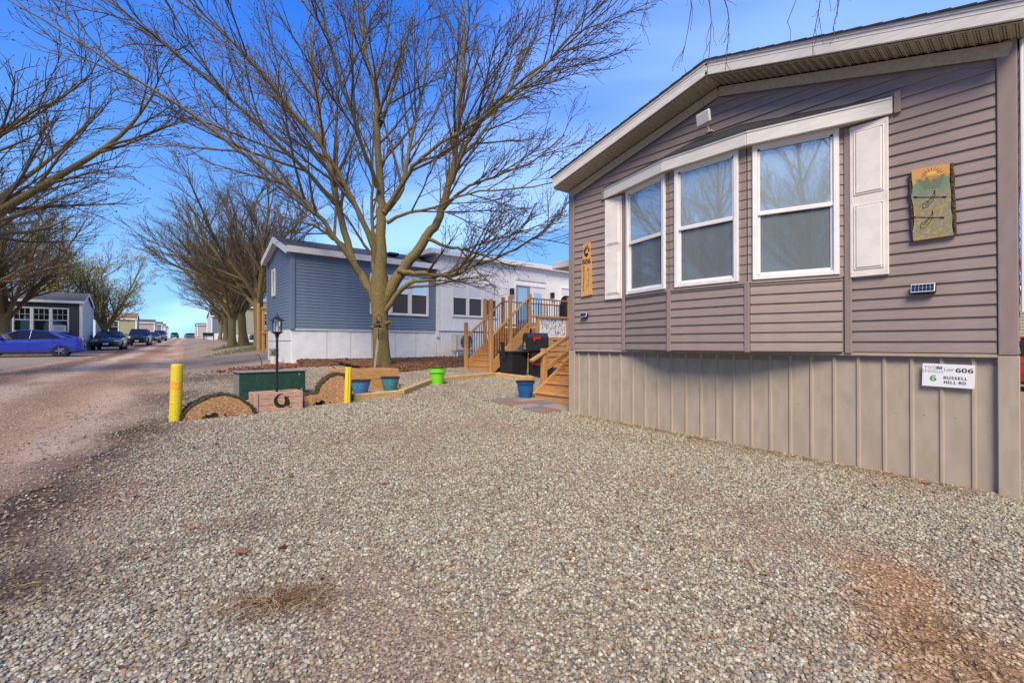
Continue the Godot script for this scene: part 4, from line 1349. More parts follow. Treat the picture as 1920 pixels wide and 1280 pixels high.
func blue_and_white_house() -> void:
	# low blue wing
	var y := 0.62
	var base := Vector3(9.5, y, -15.7)
	var h := thing("blue_house", "slate blue lap-sided wing with white fascia and pale skirting, behind the maple", "house", base)
	var L := 5.31
	var wid := 3.0
	var y0 := 1.1
	var y1 := 3.6
	var pitch := 0.36
	part(h, "siding", lap_wall(L - 0.06, y0, y1, 0.1016), M.blue_siding, Vector3(-L / 2, 0, 0)).set_meta("kind", "stuff")
	part(h, "siding", lap_wall(wid - 0.16, y0, y1, 0.1016, pitch * wid / 2), M.blue_siding, Vector3(-L, 0, -wid / 2), Vector3(0, -PI / 2, 0)).set_meta("kind", "stuff")
	part(h, "wall", MB.new().box(Vector3(-L / 2, (y0 + y1) / 2, -wid / 2), Vector3(L - 0.02, y1 - y0 - 0.01, wid - 0.02)), M.blue_siding)
	part(h, "corner_post", MB.new().cbox(Vector3(-L + 0.02, (y0 + y1) / 2, -0.02), Vector3(0.14, y1 - y0, 0.14), 0.01), M.blue_siding)
	part(h, "corner_post", MB.new().cbox(Vector3(-L + 0.02, (y0 + y1) / 2, -wid + 0.02), Vector3(0.14, y1 - y0, 0.14), 0.01), M.blue_siding)
	var ridge := y1 + pitch * wid / 2
	var roof := MB.new()
	var oh := 0.16
	for s in [0, 1]:
		var ze := oh if s == 0 else -wid - oh
		var ye := y1 - pitch * oh + 0.13
		var a := Vector3(-L - 0.2, ye, ze)
		var b := Vector3(0.0, ye, ze)
		var c := Vector3(0.0, ridge + 0.13, -wid / 2)
		var d := Vector3(-L - 0.2, ridge + 0.13, -wid / 2)
		if s == 0: roof.quad(a, b, c, d)
		else: roof.quad(b, a, d, c)
	part(h, "roof", roof, M.shingle_grey)
	part(h, "roof_vent", MB.new().cbox(Vector3(-1.6, y1 + 0.42, -0.55), Vector3(0.4, 0.1, 0.3), 0.02), M.black)
	part(h, "eave_fascia", MB.new().cbox(Vector3(-L / 2 - 0.08, y1 + 0.02, oh), Vector3(L + 0.22, 0.2, 0.03), 0.005), M.white)
	part(h, "eave_soffit", MB.new().box(Vector3(-L / 2 - 0.08, y1 - 0.06, oh / 2), Vector3(L + 0.2, 0.012, oh)), M.white)
	for s in [0, 1]:
		var a := Vector3(-L - 0.2, y1 + 0.02 - pitch * oh, oh if s == 0 else -wid - oh)
		var b := Vector3(-L - 0.2, ridge + 0.02, -wid / 2)
		part(h, "rake_fascia", MB.new().bar(a, b, 0.03, 0.2, 0.005), M.white)
		part(h, "rake_soffit", MB.new().bar(a + Vector3(0.1, -0.04, 0), b + Vector3(0.1, -0.04, 0), 0.19, 0.012, 0.003), M.white)
	# skirting panels with open seams
	var xs := [0.0, -0.9, -1.75, -2.65, -3.4, -4.2, -L]
	for i in xs.size() - 1:
		part(h, "skirting_panel", MB.new().cbox(Vector3((xs[i] + xs[i + 1]) / 2, y0 / 2 - 0.12, -0.02 - 0.006 * (i % 2)), Vector3(xs[i] - xs[i + 1] - 0.014, y0 + 0.22, 0.03), 0.006), M.pale_panel)
	for q in [[0.26, 0.5], [0.68, 1.1]]:
		part(h, "skirting_panel", MB.new().cbox(Vector3(-L - 0.0, 0, -wid / 2) + Vector3(0, (q[0] - 0.26) * 0.0 + (0.28 if q[0] < 0.5 else 0.92), 0), Vector3(0.03, 0.88 if q[0] < 0.5 else 0.36, wid - 0.04), 0.006), M.pale_panel)
	part(h, "skirting", MB.new().box(Vector3(-L / 2, y0 / 2 - 0.15, -wid / 2), Vector3(L - 0.08, y0 + 0.25, wid - 0.08)), M.black)
	part(h, "skirting_cap", MB.new().cbox(Vector3(-L / 2, y0 - 0.004, 0.012), Vector3(L - 0.05, 0.035, 0.03), 0.004), M.white)
	part(h, "outlet_cover", MB.new().cbox(Vector3(-L - 0.03, 1.32, -1.3), Vector3(0.05, 0.17, 0.16), 0.01), M.white)
	# windows
	for x in [-2.35, -1.57, -0.79]:
		hung_window(h, "window", Vector3(x, 1.68, 0.012), 0, 0.78, 1.45, {"pane": M.glass, "low_pane": M.screen_cloth, "frame": 0.06, "split": 0.55})
		part(h, "blind", MB.new().box(Vector3(x, 2.8, 0.018), Vector3(0.68, 0.62, 0.006)), M.blind)
	hung_window(h, "window", Vector3(-L - 0.012, 2.3, -2.1), -PI / 2, 0.42, 0.95, {"pane": M.dark_glass, "low_pane": M.dark_glass, "frame": 0.08})
	# white add-on
	var a := thing("white_house", "white board-sided addition with flat white roofline behind the timber deck", "house", Vector3(9.5, y, -15.66))
	var T := 4.12
	var wide := 11.0
	var bw := 0.3
	var k := 0
	while k * bw < wide:
		var b := MB.new().cbox(Vector3(k * bw + bw / 2, (1.15 + T) / 2, 0.0), Vector3(bw - 0.008, T - 1.15, 0.03), 0.004)
		part(a, "siding_board", b, M.white_siding)
		k += 1
	part(a, "wall", MB.new().box(Vector3(wide / 2, (1.15 + T) / 2, -2.0), Vector3(wide - 0.02, T - 1.16, 3.96)), M.white_siding)
	part(a, "corner_post", MB.new().cbox(Vector3(0.0, (1.0 + T) / 2 - 0.05, 0.0), Vector3(0.12, T - 0.9, 0.1), 0.008), M.white)
	part(a, "eave_fascia", MB.new().cbox(Vector3(wide / 2 - 0.15, T + 0.08, 0.22), Vector3(wide + 0.5, 0.17, 0.03), 0.005), M.white)
	part(a, "eave_soffit", MB.new().box(Vector3(wide / 2 - 0.15, T + 0.0, 0.1), Vector3(wide + 0.5, 0.012, 0.24)), M.white)
	part(a, "roof", MB.new().prism(PackedVector2Array([Vector2(-0.4, T + 0.01), Vector2(wide + 0.2, T + 0.01), Vector2(wide + 0.2, T + 0.2), Vector2(-0.4, T + 0.2)]), -4.3, 0.2), M.white)
	k = 0
	while k * 0.2 < wide:
		part(a, "skirting_panel", MB.new().cbox(Vector3(0.1 + k * 0.2, 0.48, -0.04), Vector3(0.19, 1.28, 0.03), 0.01), M.pale_panel)
		k += 1
	for i in 3:
		var x := 1.03 + i * 0.77
		hung_window(a, "window", Vector3(x, 1.72, 0.012), 0, 0.77, 1.5, {"pane": M.blind, "low_pane": M.screen_cloth, "frame": 0.06, "split": 0.52})
	hung_window(a, "window", Vector3(7.25, 1.9, 0.012), 0, 0.7, 1.5, {"pane": M.blind, "low_pane": M.blind, "frame": 0.06})
	var tr := MB.new()
	tr.cbox(Vector3(4.95, 3.72, 0.03), Vector3(1.9, 0.42, 0.05), 0.01)
	part(a, "transom", tr, M.white)
	part(a, "transom_pane", MB.new().box(Vector3(4.95, 3.72, 0.057), Vector3(1.7, 0.26, 0.006)), M.blind)
	var df := MB.new()
	df.cbox(Vector3(4.93, 3.3, 0.04), Vector3(1.95, 0.1, 0.06), 0.01)
	for x in [3.98, 4.92, 5.86]:
		df.cbox(Vector3(x, 2.2, 0.04), Vector3(0.07, 2.1, 0.06), 0.01)
	part(a, "door_frame", df, M.white)
	var dr := part(a, "door", MB.new().cbox(Vector3(4.45, 2.2, 0.025), Vector3(0.84, 2.08, 0.03), 0.008), mat(Color(0.25, 0.27, 0.29), 0.4))
	part(dr, "pane", MB.new().box(Vector3(4.4, 2.3, 0.045), Vector3(0.55, 1.7, 0.006)), M.glass)
	var d2 := part(a, "door", MB.new().cbox(Vector3(5.39, 2.2, 0.025), Vector3(0.84, 2.08, 0.03), 0.008), M.white)
	part(d2, "pane", MB.new().box(Vector3(5.36, 2.5, 0.045), Vector3(0.5, 1.0, 0.006)), M.glass)
	part(d2, "handle", MB.new().rod(Vector3(5.05, 2.15, 0.045), Vector3(5.05, 2.15, 0.09), 0.025), M.black)
	for s in [[3.72, "black wall lantern beside the grey glazed door"], [6.25, "black wall lantern beside the white door of the addition"]]:
		var wl := thing("wall_lantern", s[1], "lamp", Vector3(9.5 + s[0], y + 2.95, -15.66), 0, "wall lanterns on the white addition")
		part(wl, "back_plate", MB.new().cbox(Vector3(0, 0, 0.025), Vector3(0.1, 0.16, 0.02), 0.005), M.black)
		part(wl, "shade", MB.new().cbox(Vector3(0, 0.0, 0.12), Vector3(0.16, 0.26, 0.15), 0.01), M.black)
	# heat pump
	var hp := thing("heat_pump", "beige outdoor heat pump unit on a white stand beside the mulch", "air conditioner", Vector3(10.28, gy(10.28, -15.1), -15.1))
	part(hp, "cabinet", MB.new().cbox(Vector3(0, 0.74, 0), Vector3(0.86, 0.66, 0.32), 0.02), M.cream)
	var gr := MB.new()
	for i in 9:
		var ring := PackedVector3Array()
		for j in 25: ring.append(Vector3(0.1 + cos(TAU * j / 24) * (0.03 + 0.03 * i), 0.75 + sin(TAU * j / 24) * (0.03 + 0.03 * i), 0.172))
		gr.tube(ring, taper(25, 0.004, 0.004), 4, false)
	for j in 12: gr.rod(Vector3(0.1 + cos(TAU * j / 12) * 0.03, 0.75 + sin(TAU * j / 12) * 0.03, 0.175), Vector3(0.1 + cos(TAU * j / 12) * 0.28, 0.75 + sin(TAU * j / 12) * 0.28, 0.175), 0.004, 4)
	part(hp, "fan_grille", gr, M.hardware)
	part(hp, "fan_opening", MB.new().lathe([Vector2(0.29, 0), Vector2(0.0, 0.001)], 28).mesh(), M.perforation, Vector3(0.1, 0.75, 0.163), Vector3(PI / 2, 0, 0))
	part(hp, "fan_hub", MB.new().lathe([Vector2(0.07, 0), Vector2(0.05, 0.02), Vector2(0, 0.024)], 16).mesh(), M.hardware, Vector3(0.1, 0.75, 0.166), Vector3(PI / 2, 0, 0))
	var sl := MB.new()
	for i in 9:
		for j in 2: sl.box(Vector3(-0.34 - 0.05 * j, 0.5 + 0.06 * i, 0.162), Vector3(0.022, 0.03, 0.004))
	part(hp, "side_vent", sl, M.perforation)
	part(hp, "top_rail", MB.new().cbox(Vector3(0, 0.4, 0.1), Vector3(0.9, 0.03, 0.04), 0.005).cbox(Vector3(0, 0.4, -0.1), Vector3(0.9, 0.03, 0.04), 0.005), M.white)
	for sx in [-1, 1]:
		for sz in [-1, 1]:
			part(hp, "leg", MB.new().cbox(Vector3(sx * 0.3, 0.19, sz * 0.1), Vector3(0.03, 0.42, 0.03), 0.004), M.white)

func timber_deck() -> void:
	var d := thing("timber_deck", "honey-coloured timber deck with dark balusters and stairs before the white addition", "deck", Vector3(0, 0, 0))
	var F := 1.78
	var xa := 9.85
	var xb := 17.5
	var za := -10.75
	var zb := -15.45
	# floor boards
	var k := 0
	while xa + k * 0.145 < xb:
		var zk := zb if xa + k * 0.145 > 12.9 else -12.2
		part(d, "floor_board", MB.new().cbox(Vector3(xa + 0.07 + k * 0.145, F - 0.02, (za + zk) / 2), Vector3(0.138, 0.035, za - zk), 0.005), M.wood_z)
		k += 1
	part(d, "rim_joist", MB.new().cbox(Vector3((xa + xb) / 2, F - 0.14, za), Vector3(xb - xa, 0.2, 0.04), 0.005), M.wood_x)
	part(d, "rim_joist", MB.new().cbox(Vector3(xa, F - 0.14, (za - 12.2) / 2), Vector3(0.04, 0.2, za + 12.2), 0.005), M.wood_z)
	for x in [10.0, 12.4, 15.0]:
		for z in [za - 0.15, -12.1]:
			var g := gy(x, z)
			part(d, "support_post", MB.new().cbox(Vector3(x, (g + F - 0.25) / 2, z), Vector3(0.1, F - 0.25 - g, 0.1), 0.006), M.wood_y)
	var rail := func(a: Vector3, b: Vector3, posts: bool) -> void: # a, b at floor level
		var up := Vector3.UP
		part(d, "top_rail", MB.new().bar(a + up * 0.92, b + up * 0.92, 0.09, 0.04), M.wood_x)
		part(d, "bottom_rail", MB.new().bar(a + up * 0.12, b + up * 0.12, 0.04, 0.07), M.wood_x)
		var n := int(a.distance_to(b) / 0.115)
		for i in n:
			var p := a.lerp(b, (i + 0.5) / n)
			part(d, "baluster", MB.new().rod(p + up * 0.14, p + up * 0.91, 0.011, 6), M.black)
	var post := func(p: Vector3, top: float) -> void:
		part(d, "post", MB.new().cbox(Vector3(p.x, (p.y + top) / 2, p.z), Vector3(0.1, top - p.y, 0.1), 0.01), M.wood_y)
	# deck railings
	rail.call(Vector3(xa + 0.05, F, za - 0.05), Vector3(11.7, F, za - 0.05), true)
	rail.call(Vector3(11.7, F, za - 0.05), Vector3(13.9, F, za - 0.05), true)
	rail.call(Vector3(xa + 0.05, F, -12.15), Vector3(12.8, F, -12.15), true)
	for x in [xa + 0.05, 11.7, 13.9]: post.call(Vector3(x, F - 0.25, za - 0.03), F + 1.05)
	post.call(Vector3(xa + 0.05, F - 0.25, -12.1), F + 1.05)
	post.call(Vector3(12.85, F - 0.25, -12.15), F + 1.05)
	# stairs rising towards +x
	var sx := 8.35
	var g0 := gy(sx, -11.4)
	var steps := 7
	for i in steps:
		var yy := g0 + (F - g0) * (i + 1) / (steps + 1)
		var xx := sx + 0.06 + (xa - sx) * i / steps
		part(d, "tread", MB.new().cbox(Vector3(xx + 0.14, yy - 0.02, -11.42), Vector3(0.29, 0.04, 1.2), 0.008), M.wood_z)
		part(d, "riser", MB.new().cbox(Vector3(xx + 0.02, yy - 0.11, -11.42), Vector3(0.025, 0.14, 1.16), 0.004), M.wood_z)
	for z in [-10.78, -12.05]:
		var a := Vector3(sx + 0.02, g0 + 0.08, z)
		var b := Vector3(xa, F - 0.1, z)
		part(d, "stringer", MB.new().bar(a, b, 0.045, 0.28), M.wood_x)
		rail.call(Vector3(sx, g0 + 0.1, z), Vector3(xa, F, z), false)
		post.call(Vector3(sx, g0 - 0.05, z), 2.58 if z > -11.0 else g0 + 1.5)
		post.call(Vector3((sx + xa) / 2, g0 + 0.3, z), 2.72)
	# covered grill on the deck
	var bg := thing("deck_grill", "black covered grill standing on the timber deck by the railing", "grill", Vector3(12.75, F, -11.5))
	part(bg, "cover", MB.new().cbox(Vector3(0, 0.55, 0), Vector3(1.2, 0.9, 0.55), 0.12), M.black_plastic)
	part(bg, "hood", MB.new().tube(PackedVector3Array([Vector3(-0.45, 0.98, 0), Vector3(0.45, 0.98, 0)]), PackedFloat32Array([0.24, 0.24]), 14), M.black_plastic)
	for q in [[-0.5, -0.2], [0.5, -0.2], [-0.5, 0.2], [0.5, 0.2]]:
		part(bg, "leg", MB.new().cbox(Vector3(q[0], 0.06, q[1]), Vector3(0.05, 0.13, 0.05), 0.005), M.black)

func home_steps() -> void: # landing and steps at the side of the mauve home
	var d := thing("home_steps", "orange timber steps with sloping handrail against the mauve home's corner", "stairs", Vector3.ZERO)
	var z0 := -5.2
	var z1 := -6.35
	var g := gy(6.2, -5.8)
	for i in 5:
		var x := 5.92 + i * 0.27
		var y := g + 0.17 * (i + 1)
		part(d, "tread", MB.new().cbox(Vector3(x + 0.15, y - 0.02, (z0 + z1) / 2), Vector3(0.31, 0.04, z0 - z1), 0.008), M.wood_z)
		part(d, "riser", MB.new().cbox(Vector3(x + 0.03, y - 0.105, (z0 + z1) / 2), Vector3(0.025, 0.13, z0 - z1 - 0.04), 0.004), M.wood_z)
	part(d, "stringer", MB.new().bar(Vector3(5.95, g + 0.05, z1 + 0.03), Vector3(7.2, g + 0.88, z1 + 0.03), 0.045, 0.22), M.wood_x)
	part(d, "post", MB.new().cbox(Vector3(6.22, g + 0.48, z1 - 0.02), Vector3(0.1, 0.98, 0.1), 0.008), M.wood_y)
	part(d, "post", MB.new().cbox(Vector3(7.1, g + 0.9, z1 - 0.02), Vector3(0.1, 1.8, 0.1), 0.008), M.wood_y)
	for q in [[0.74, 0.09, 0.045], [0.42, 0.04, 0.09], [0.14, 0.04, 0.09]]:
		part(d, "handrail" if q[0] > 0.7 else "side_rail", MB.new().bar(Vector3(5.86 if q[0] > 0.7 else 6.2, g + q[0] + (0.0 if q[0] > 0.7 else 0.15), z1 + 0.0), Vector3(7.1, g + q[0] + 0.56, z1), q[1], q[2]), M.wood_x)
	part(d, "landing", MB.new().cbox(Vector3(8.4, g + 0.98, -5.85), Vector3(2.3, 0.05, 1.4), 0.005), M.wood_x)
	# privacy screen on the landing: white sheet cut with a twig pattern in a timber frame
	var s := thing("privacy_screen", "white metal screen cut with a twig pattern in a timber frame", "screen", Vector3(10.4, 0, -10.25))
	var gs := gy(10.4, -10.25)
	for x in [-0.66, 0.66]:
		part(s, "post", MB.new().cbox(Vector3(x, (gs + 2.06) / 2, 0), Vector3(0.09, 2.06 - gs, 0.09), 0.008), M.wood_y)
	part(s, "cap_rail", MB.new().cbox(Vector3(0, 2.09, 0), Vector3(1.75, 0.06, 0.12), 0.008), M.wood_x)
	part(s, "bottom_rail", MB.new().cbox(Vector3(0, 1.42, 0), Vector3(1.22, 0.1, 0.05), 0.008), M.wood_x)
	for i in 5:
		part(s, "skirt_board", MB.new().cbox(Vector3(0, 1.26 - i * 0.17, 0.02), Vector3(1.3, 0.14, 0.03), 0.006), M.wood_x)
	part(s, "sheet", MB.new().cbox(Vector3(0, 1.76, 0.0), Vector3(1.2, 0.58, 0.006), 0.001), M.white)
	rng.seed = 12
	var cut := MB.new()
	for i in 130:
		var p := Vector3(rng.randf_range(-0.56, 0.56), rng.randf_range(1.51, 2.01), 0.0045)
		cut.box(p, Vector3(rng.randf_range(0.008, 0.016), rng.randf_range(0.03, 0.09), 0.003), Basis(Vector3(0, 0, 1), rng.randf_range(-0.35, 0.35)))
	part(s, "cutout", cut, M.perforation)

# ---------------------------------------------------------------- yard things
func bollard(at: Vector3, r: float, h: float, label: String, worn: bool, group: String) -> void:
	var o := thing("yellow_bollard", label, "bollard", at, 0, group)
	o.rotation.z = -0.03
	if worn:
		part(o, "sleeve", MB.new().lathe([Vector2(r, -0.1), Vector2(r, h - 0.015), Vector2(r * 0.93, h - 0.002), Vector2(0, h + 0.004)], 24), M.yellow)
		for y in [0.44, 0.5]:
			part(o, "sticker", MB.new().lathe([Vector2(r + 0.001, y - 0.025), Vector2(r + 0.0015, y), Vector2(r + 0.001, y + 0.02)], 24), M.orange_tape)
	else:
		var poly := PackedVector2Array()
		for k in 16:
			poly.append(Vector2(cos(TAU * k / 16), sin(TAU * k / 16)) * r * (1.0 if k % 2 else 0.8))
		var mb := MB.new().prism(poly, -0.1, h)
		part(o, "sleeve", mb, M.yellow, Vector3.ZERO, Vector3(-PI / 2, 0, 0))
		part(o, "foot", MB.new().lathe([Vector2(r * 1.2, -0.05), Vector2(r * 1.2, 0.02), Vector2(0, 0.024)], 12), M.timber_x)

func half_log(label: String, at: Vector3, turn: float, outline: Array, thick: float) -> void: # slice of a felled trunk standing on edge
	var o := thing("log_slice", label, "log", at, turn, "log slices edging the gravel")
	var poly := PackedVector2Array()
	var inner := PackedVector2Array()
	var mid := Vector2(0, 0.05)
	var line := smooth_line(outline, 5)
	for p in line:
		var j := 1.0 + noise_b.get_noise_2d(p.x * 9.0, p.y * 9.0) * 0.05
		poly.append(Vector2(p.x * j, p.y * j))
		inner.append(mid + (Vector2(p.x * j, p.y * j) - mid) * (0.9 + noise_a.get_noise_2d(p.x * 12.0, p.y * 12.0) * 0.06))
	poly.append(Vector2(outline[-1].x, -0.12))
	poly.append(Vector2(outline[0].x, -0.12))
	inner.append(Vector2(outline[-1].x * 0.95, -0.1))
	inner.append(Vector2(outline[0].x * 0.95, -0.1))
	part(o, "bark", MB.new().prism(poly, -thick, -0.012), M.log_bark)
	part(o, "cut_face", MB.new().prism(inner, -0.03, 0.004), M.cut_wood)
	# growth rings and a split
	var rings := MB.new()
	for k in [0.42, 0.66, 0.83]:
		var ring := PackedVector3Array()
		for i in inner.size() - 2:
			var q = mid + (inner[i] - mid) * k
			ring.append(Vector3(q.x, q.y, 0.0035))
		rings.tube(ring, taper(ring.size(), 0.0014, 0.0014), 4)
	part(o, "growth_ring", rings, M.growth_ring)
	var crack := MB.new()
	for i in 9:
		var a := lerpf(0.25, 2.9, i / 8.0) + noise_a.get_noise_2d(i * 3.0, at.x) * 0.3
		var reach := 0.5 + 0.4 * absf(noise_b.get_noise_2d(i * 2.0, 1.0))
		var q := inner[clampi(int(inner.size() * (1.0 - a / PI)), 0, inner.size() - 3)]
		crack.bar(Vector3(mid.x + (q.x - mid.x) * 0.15, mid.y + (q.y - mid.y) * 0.15, 0.004), Vector3(mid.x + (q.x - mid.x) * reach, mid.y + (q.y - mid.y) * reach, 0.004), 0.003, 0.004, 0.001)
	for i in 22: # rotten hollow near the ground
		crack.box(Vector3(-0.06 + noise_b.get_noise_2d(i * 5.0, 2.0) * 0.2, 0.035 + noise_b.get_noise_2d(i * 7.0, 8.0) * 0.05, 0.005), Vector3(0.045, 0.022, 0.006), Basis(Vector3(0, 0, 1), i * 1.3))
	part(o, "split", crack, M.log_bark)
	var moss := MB.new()
	rng.seed = int(at.x * 100)
	for i in 420: # ragged bark flakes and moss along the rim
		var q := poly[rng.randi_range(2, poly.size() - 4)]
		q = q.lerp(poly[rng.randi_range(2, poly.size() - 4)], 0.0)
		var p := Vector3(q.x + rng.randfn() * 0.012, q.y + rng.randfn() * 0.006, rng.randf_range(-thick, 0.0))
		moss.box(p, Vector3(rng.randf_range(0.006, 0.026), rng.randf_range(0.004, 0.012), rng.randf_range(0.006, 0.03)), Basis.from_euler(Vector3(rng.randfn(), rng.randfn(), rng.randfn())))
	var mo := part(o, "bark_flakes", moss, grained(Color(0.03, 0.03, 0.012), Color(0.12, 0.12, 0.04), 0.2, Vector3(6, 6, 6), 1.0))
	mo.set_meta("kind", "stuff")

func pot(called: String, label: String, at: Vector3, prof: Array, m: Material, fill: float, group := "", rim = null) -> Node3D:
	var o := thing(called, label, "pot", at, 0, group)
	part(o, "bowl", MB.new().lathe(prof, 36), m)
	var top: Vector2 = prof[-1]
	var inner := []
	var back := prof.duplicate()
	back.reverse()
	for p in back:
		inner.append(Vector2(maxf(p.x - 0.014, 0.0), maxf(p.y, 0.02)))
	part(o, "inside", MB.new().lathe([top] + inner, 36), M.pot_inside)
	if rim != null:
		part(o, "rim", MB.new().lathe([Vector2(top.x - 0.012, top.y - 0.012), Vector2(top.x + 0.008, top.y - 0.012), Vector2(top.x + 0.01, top.y + 0.004), Vector2(top.x - 0.012, top.y + 0.006)], 36), rim)
	var rr := 0.0
	for i in prof.size() - 1:
		if prof[i].y <= fill and prof[i + 1].y >= fill and prof[i + 1].y > prof[i].y:
			rr = lerpf(prof[i].x, prof[i + 1].x, (fill - prof[i].y) / (prof[i + 1].y - prof[i].y))
	part(o, "soil", MB.new().lathe([Vector2(rr - 0.012, fill), Vector2(0, fill + 0.01)], 24), M.potting_soil)
	return o

func planter_box(o: Node3D, w: float, h: float, d: float, t: float, m: Material, boards: int) -> void: # origin at front bottom centre
	for k in boards:
		var bh := h / boards
		for s in [[0, 0], [1, 0]]:
			part(o, "board", MB.new().cbox(Vector3(0, bh * (k + 0.5), -t / 2 if s[0] == 0 else -d + t / 2), Vector3(w, bh - 0.004, t), 0.005), m)
		for s in [-1, 1]:
			part(o, "board", MB.new().cbox(Vector3(s * (w / 2 - t / 2), bh * (k + 0.5), -d / 2), Vector3(d - 2 * t - 0.002, bh - 0.004, t), 0.005), m, Vector3.ZERO, Vector3.ZERO).basis = Basis()
			var last: MeshInstance3D = o.get_child(o.get_child_count() - 1)
			last.mesh = MB.new().cbox(Vector3.ZERO, Vector3(d - 2 * t - 0.002, bh - 0.004, t), 0.005).mesh()
			last.transform = Transform3D(Basis(Vector3.UP, PI / 2), Vector3(s * (w / 2 - t / 2), bh * (k + 0.5), -d / 2))
	part(o, "soil", MB.new().box(Vector3(0, h * 0.78, -d / 2), Vector3(w - 2 * t, 0.02, d - 2 * t)), M.potting_soil)

func yard() -> void:
	bollard(on(0.57, -7.42), 0.068, 0.74, "tall yellow bollard with an orange sticker beside the dirt road", true, "yellow bollards")
	bollard(on(2.9, -7.62), 0.05, 0.60, "short fluted yellow bollard before the raised bed", false, "yellow bollards")
	half_log("low half-round log slice with mossy bark between bollard and moon box", on(1.05, -7.36), 0.05,
		[Vector3(-0.48, -0.05, 0), Vector3(-0.4, 0.1, 0), Vector3(-0.22, 0.24, 0), Vector3(0.0, 0.31, 0), Vector3(0.2, 0.28, 0), Vector3(0.36, 0.17, 0), Vector3(0.45, 0.04, 0), Vector3(0.47, -0.05, 0)], 0.3)
	half_log("taller lobed log slice between moon box and short bollard", on(2.56, -7.66), 0.0,
		[Vector3(-0.38, -0.04, 0), Vector3(-0.36, 0.13, 0), Vector3(-0.26, 0.19, 0), Vector3(-0.12, 0.2, 0), Vector3(-0.06, 0.33, 0), Vector3(0.08, 0.46, 0), Vector3(0.24, 0.49, 0), Vector3(0.38, 0.4, 0), Vector3(0.44, 0.2, 0), Vector3(0.42, -0.04, 0)], 0.24)
	# crescent-moon planter box
	var mb := thing("moon_planter", "pale wooden planter box with a burnt crescent moon and cat", "planter", on(1.82, -7.45), 0.06)
	planter_box(mb, 0.66, 0.29, 0.3, 0.02, M.pale_wood_x, 3)
	for s in [-1, 1]:
		part(mb, "corner_batten", MB.new().cbox(Vector3(s * 0.31, 0.145, 0.008), Vector3(0.045, 0.285, 0.016), 0.003), M.pale_wood_x)
	var art := MB.new()
	var moon := PackedVector2Array()
	for k in 25:
		var a := deg_to_rad(lerpf(75, 330, k / 24.0))
		moon.append(Vector2(0.03 + 0.105 * cos(a), 0.155 + 0.105 * sin(a)))
	for k in 25:
		var a := deg_to_rad(lerpf(318, 88, k / 24.0))
		moon.append(Vector2(0.055 + 0.078 * cos(a), 0.172 + 0.08 * sin(a)))
	art.prism(moon, -0.002, 0.002)
	var cat := PackedVector2Array()
	for q in [[0.06, 0.085], [0.12, 0.075], [0.14, 0.1], [0.135, 0.15], [0.12, 0.185], [0.125, 0.215], [0.11, 0.2], [0.095, 0.205], [0.085, 0.22], [0.075, 0.19], [0.085, 0.165], [0.08, 0.12]]:
		cat.append(Vector2(q[0], q[1]))
	for i in cat.size(): cat[i] = Vector2(0.1, 0.145) + (cat[i] - Vector2(0.1, 0.145)) * Vector2(1.3, 1.1)
	art.prism(cat, -0.002, 0.003)
	art.tube(smooth_line([Vector3(0.12, 0.08, 0.001), Vector3(0.15, 0.05, 0.001), Vector3(0.18, 0.06, 0.001), Vector3(0.175, 0.085, 0.001)], 4), taper(13, 0.005, 0.003), 5)
	part(mb, "burnt_drawing", art, M.carved)
	# lamp post standing in the moon box
	var lp := thing("lamp_post", "slim black lamp post with a glass lantern rising from the moon box", "lamp", on(1.83, -7.62, 0.2))
	part(lp, "pole", MB.new().lathe([Vector2(0.028, 0), Vector2(0.028, 0.05), Vector2(0.02, 0.07), Vector2(0.018, 0.88), Vector2(0.026, 0.9), Vector2(0.03, 0.92), Vector2(0.02, 0.94)], 14), M.black)
	part(lp, "gallery", MB.new().lathe([Vector2(0.02, 0.92), Vector2(0.05, 0.945), Vector2(0.085, 0.965), Vector2(0.085, 0.975), Vector2(0, 0.976)], 6), M.black)
	part(lp, "shade", MB.new().lathe([Vector2(0.062, 0.978), Vector2(0.062, 1.13)], 6), M.glass_plain)
	part(lp, "candle_sleeve", MB.new().lathe([Vector2(0.018, 0.976), Vector2(0.018, 1.08), Vector2(0, 1.085)], 10), M.cream)
	var cage := MB.new()
	for k in 6:
		var a := TAU * k / 6
		cage.bar(Vector3(cos(a) * 0.066, 0.97, sin(a) * 0.066), Vector3(cos(a) * 0.066, 1.14, sin(a) * 0.066), 0.008, 0.008, 0.001)
	part(lp, "cage", cage, M.black)
	part(lp, "roof", MB.new().lathe([Vector2(0, 1.13), Vector2(0.105, 1.135), Vector2(0.1, 1.148), Vector2(0.05, 1.18), Vector2(0.028, 1.2), Vector2(0.024, 1.215), Vector2(0.01, 1.235), Vector2(0.004, 1.26), Vector2(0, 1.262)], 6), M.black)
	# green utility cabinet
	var cb := thing("utility_cabinet", "dark green low utility cabinet behind the moon box", "utility box", on(2.09, -8.9), 0.02)
	part(cb, "body", MB.new().cbox(Vector3(0, 0.15, -0.25), Vector3(1.06, 0.6, 0.5), 0.01), M.cabinet_green)
	part(cb, "lid", MB.new().cbox(Vector3(0, 0.465, -0.25), Vector3(1.1, 0.025, 0.54), 0.008), M.cabinet_side)
	part(cb, "end_panel", MB.new().cbox(Vector3(-0.534, 0.17, -0.25), Vector3(0.008, 0.5, 0.44), 0.002), M.cabinet_side)
	for q in [[0.06, 0.39], [0.42, 0.4], [0.46, 0.13]]:
		part(cb, "bolt", MB.new().lathe([Vector2(0.014, 0), Vector2(0.012, 0.008), Vector2(0, 0.01)], 10), M.hardware, Vector3(q[0], q[1], 0), Vector3(PI / 2, 0, 0))
	# raised bed
	var rb := thing("raised_bed", "orange timber raised bed of two boards at the foot of the maple", "planter", on(3.92, -9.0), 0.03)
	planter_box(rb, 1.22, 0.4, 0.75, 0.04, M.wood_x, 2)
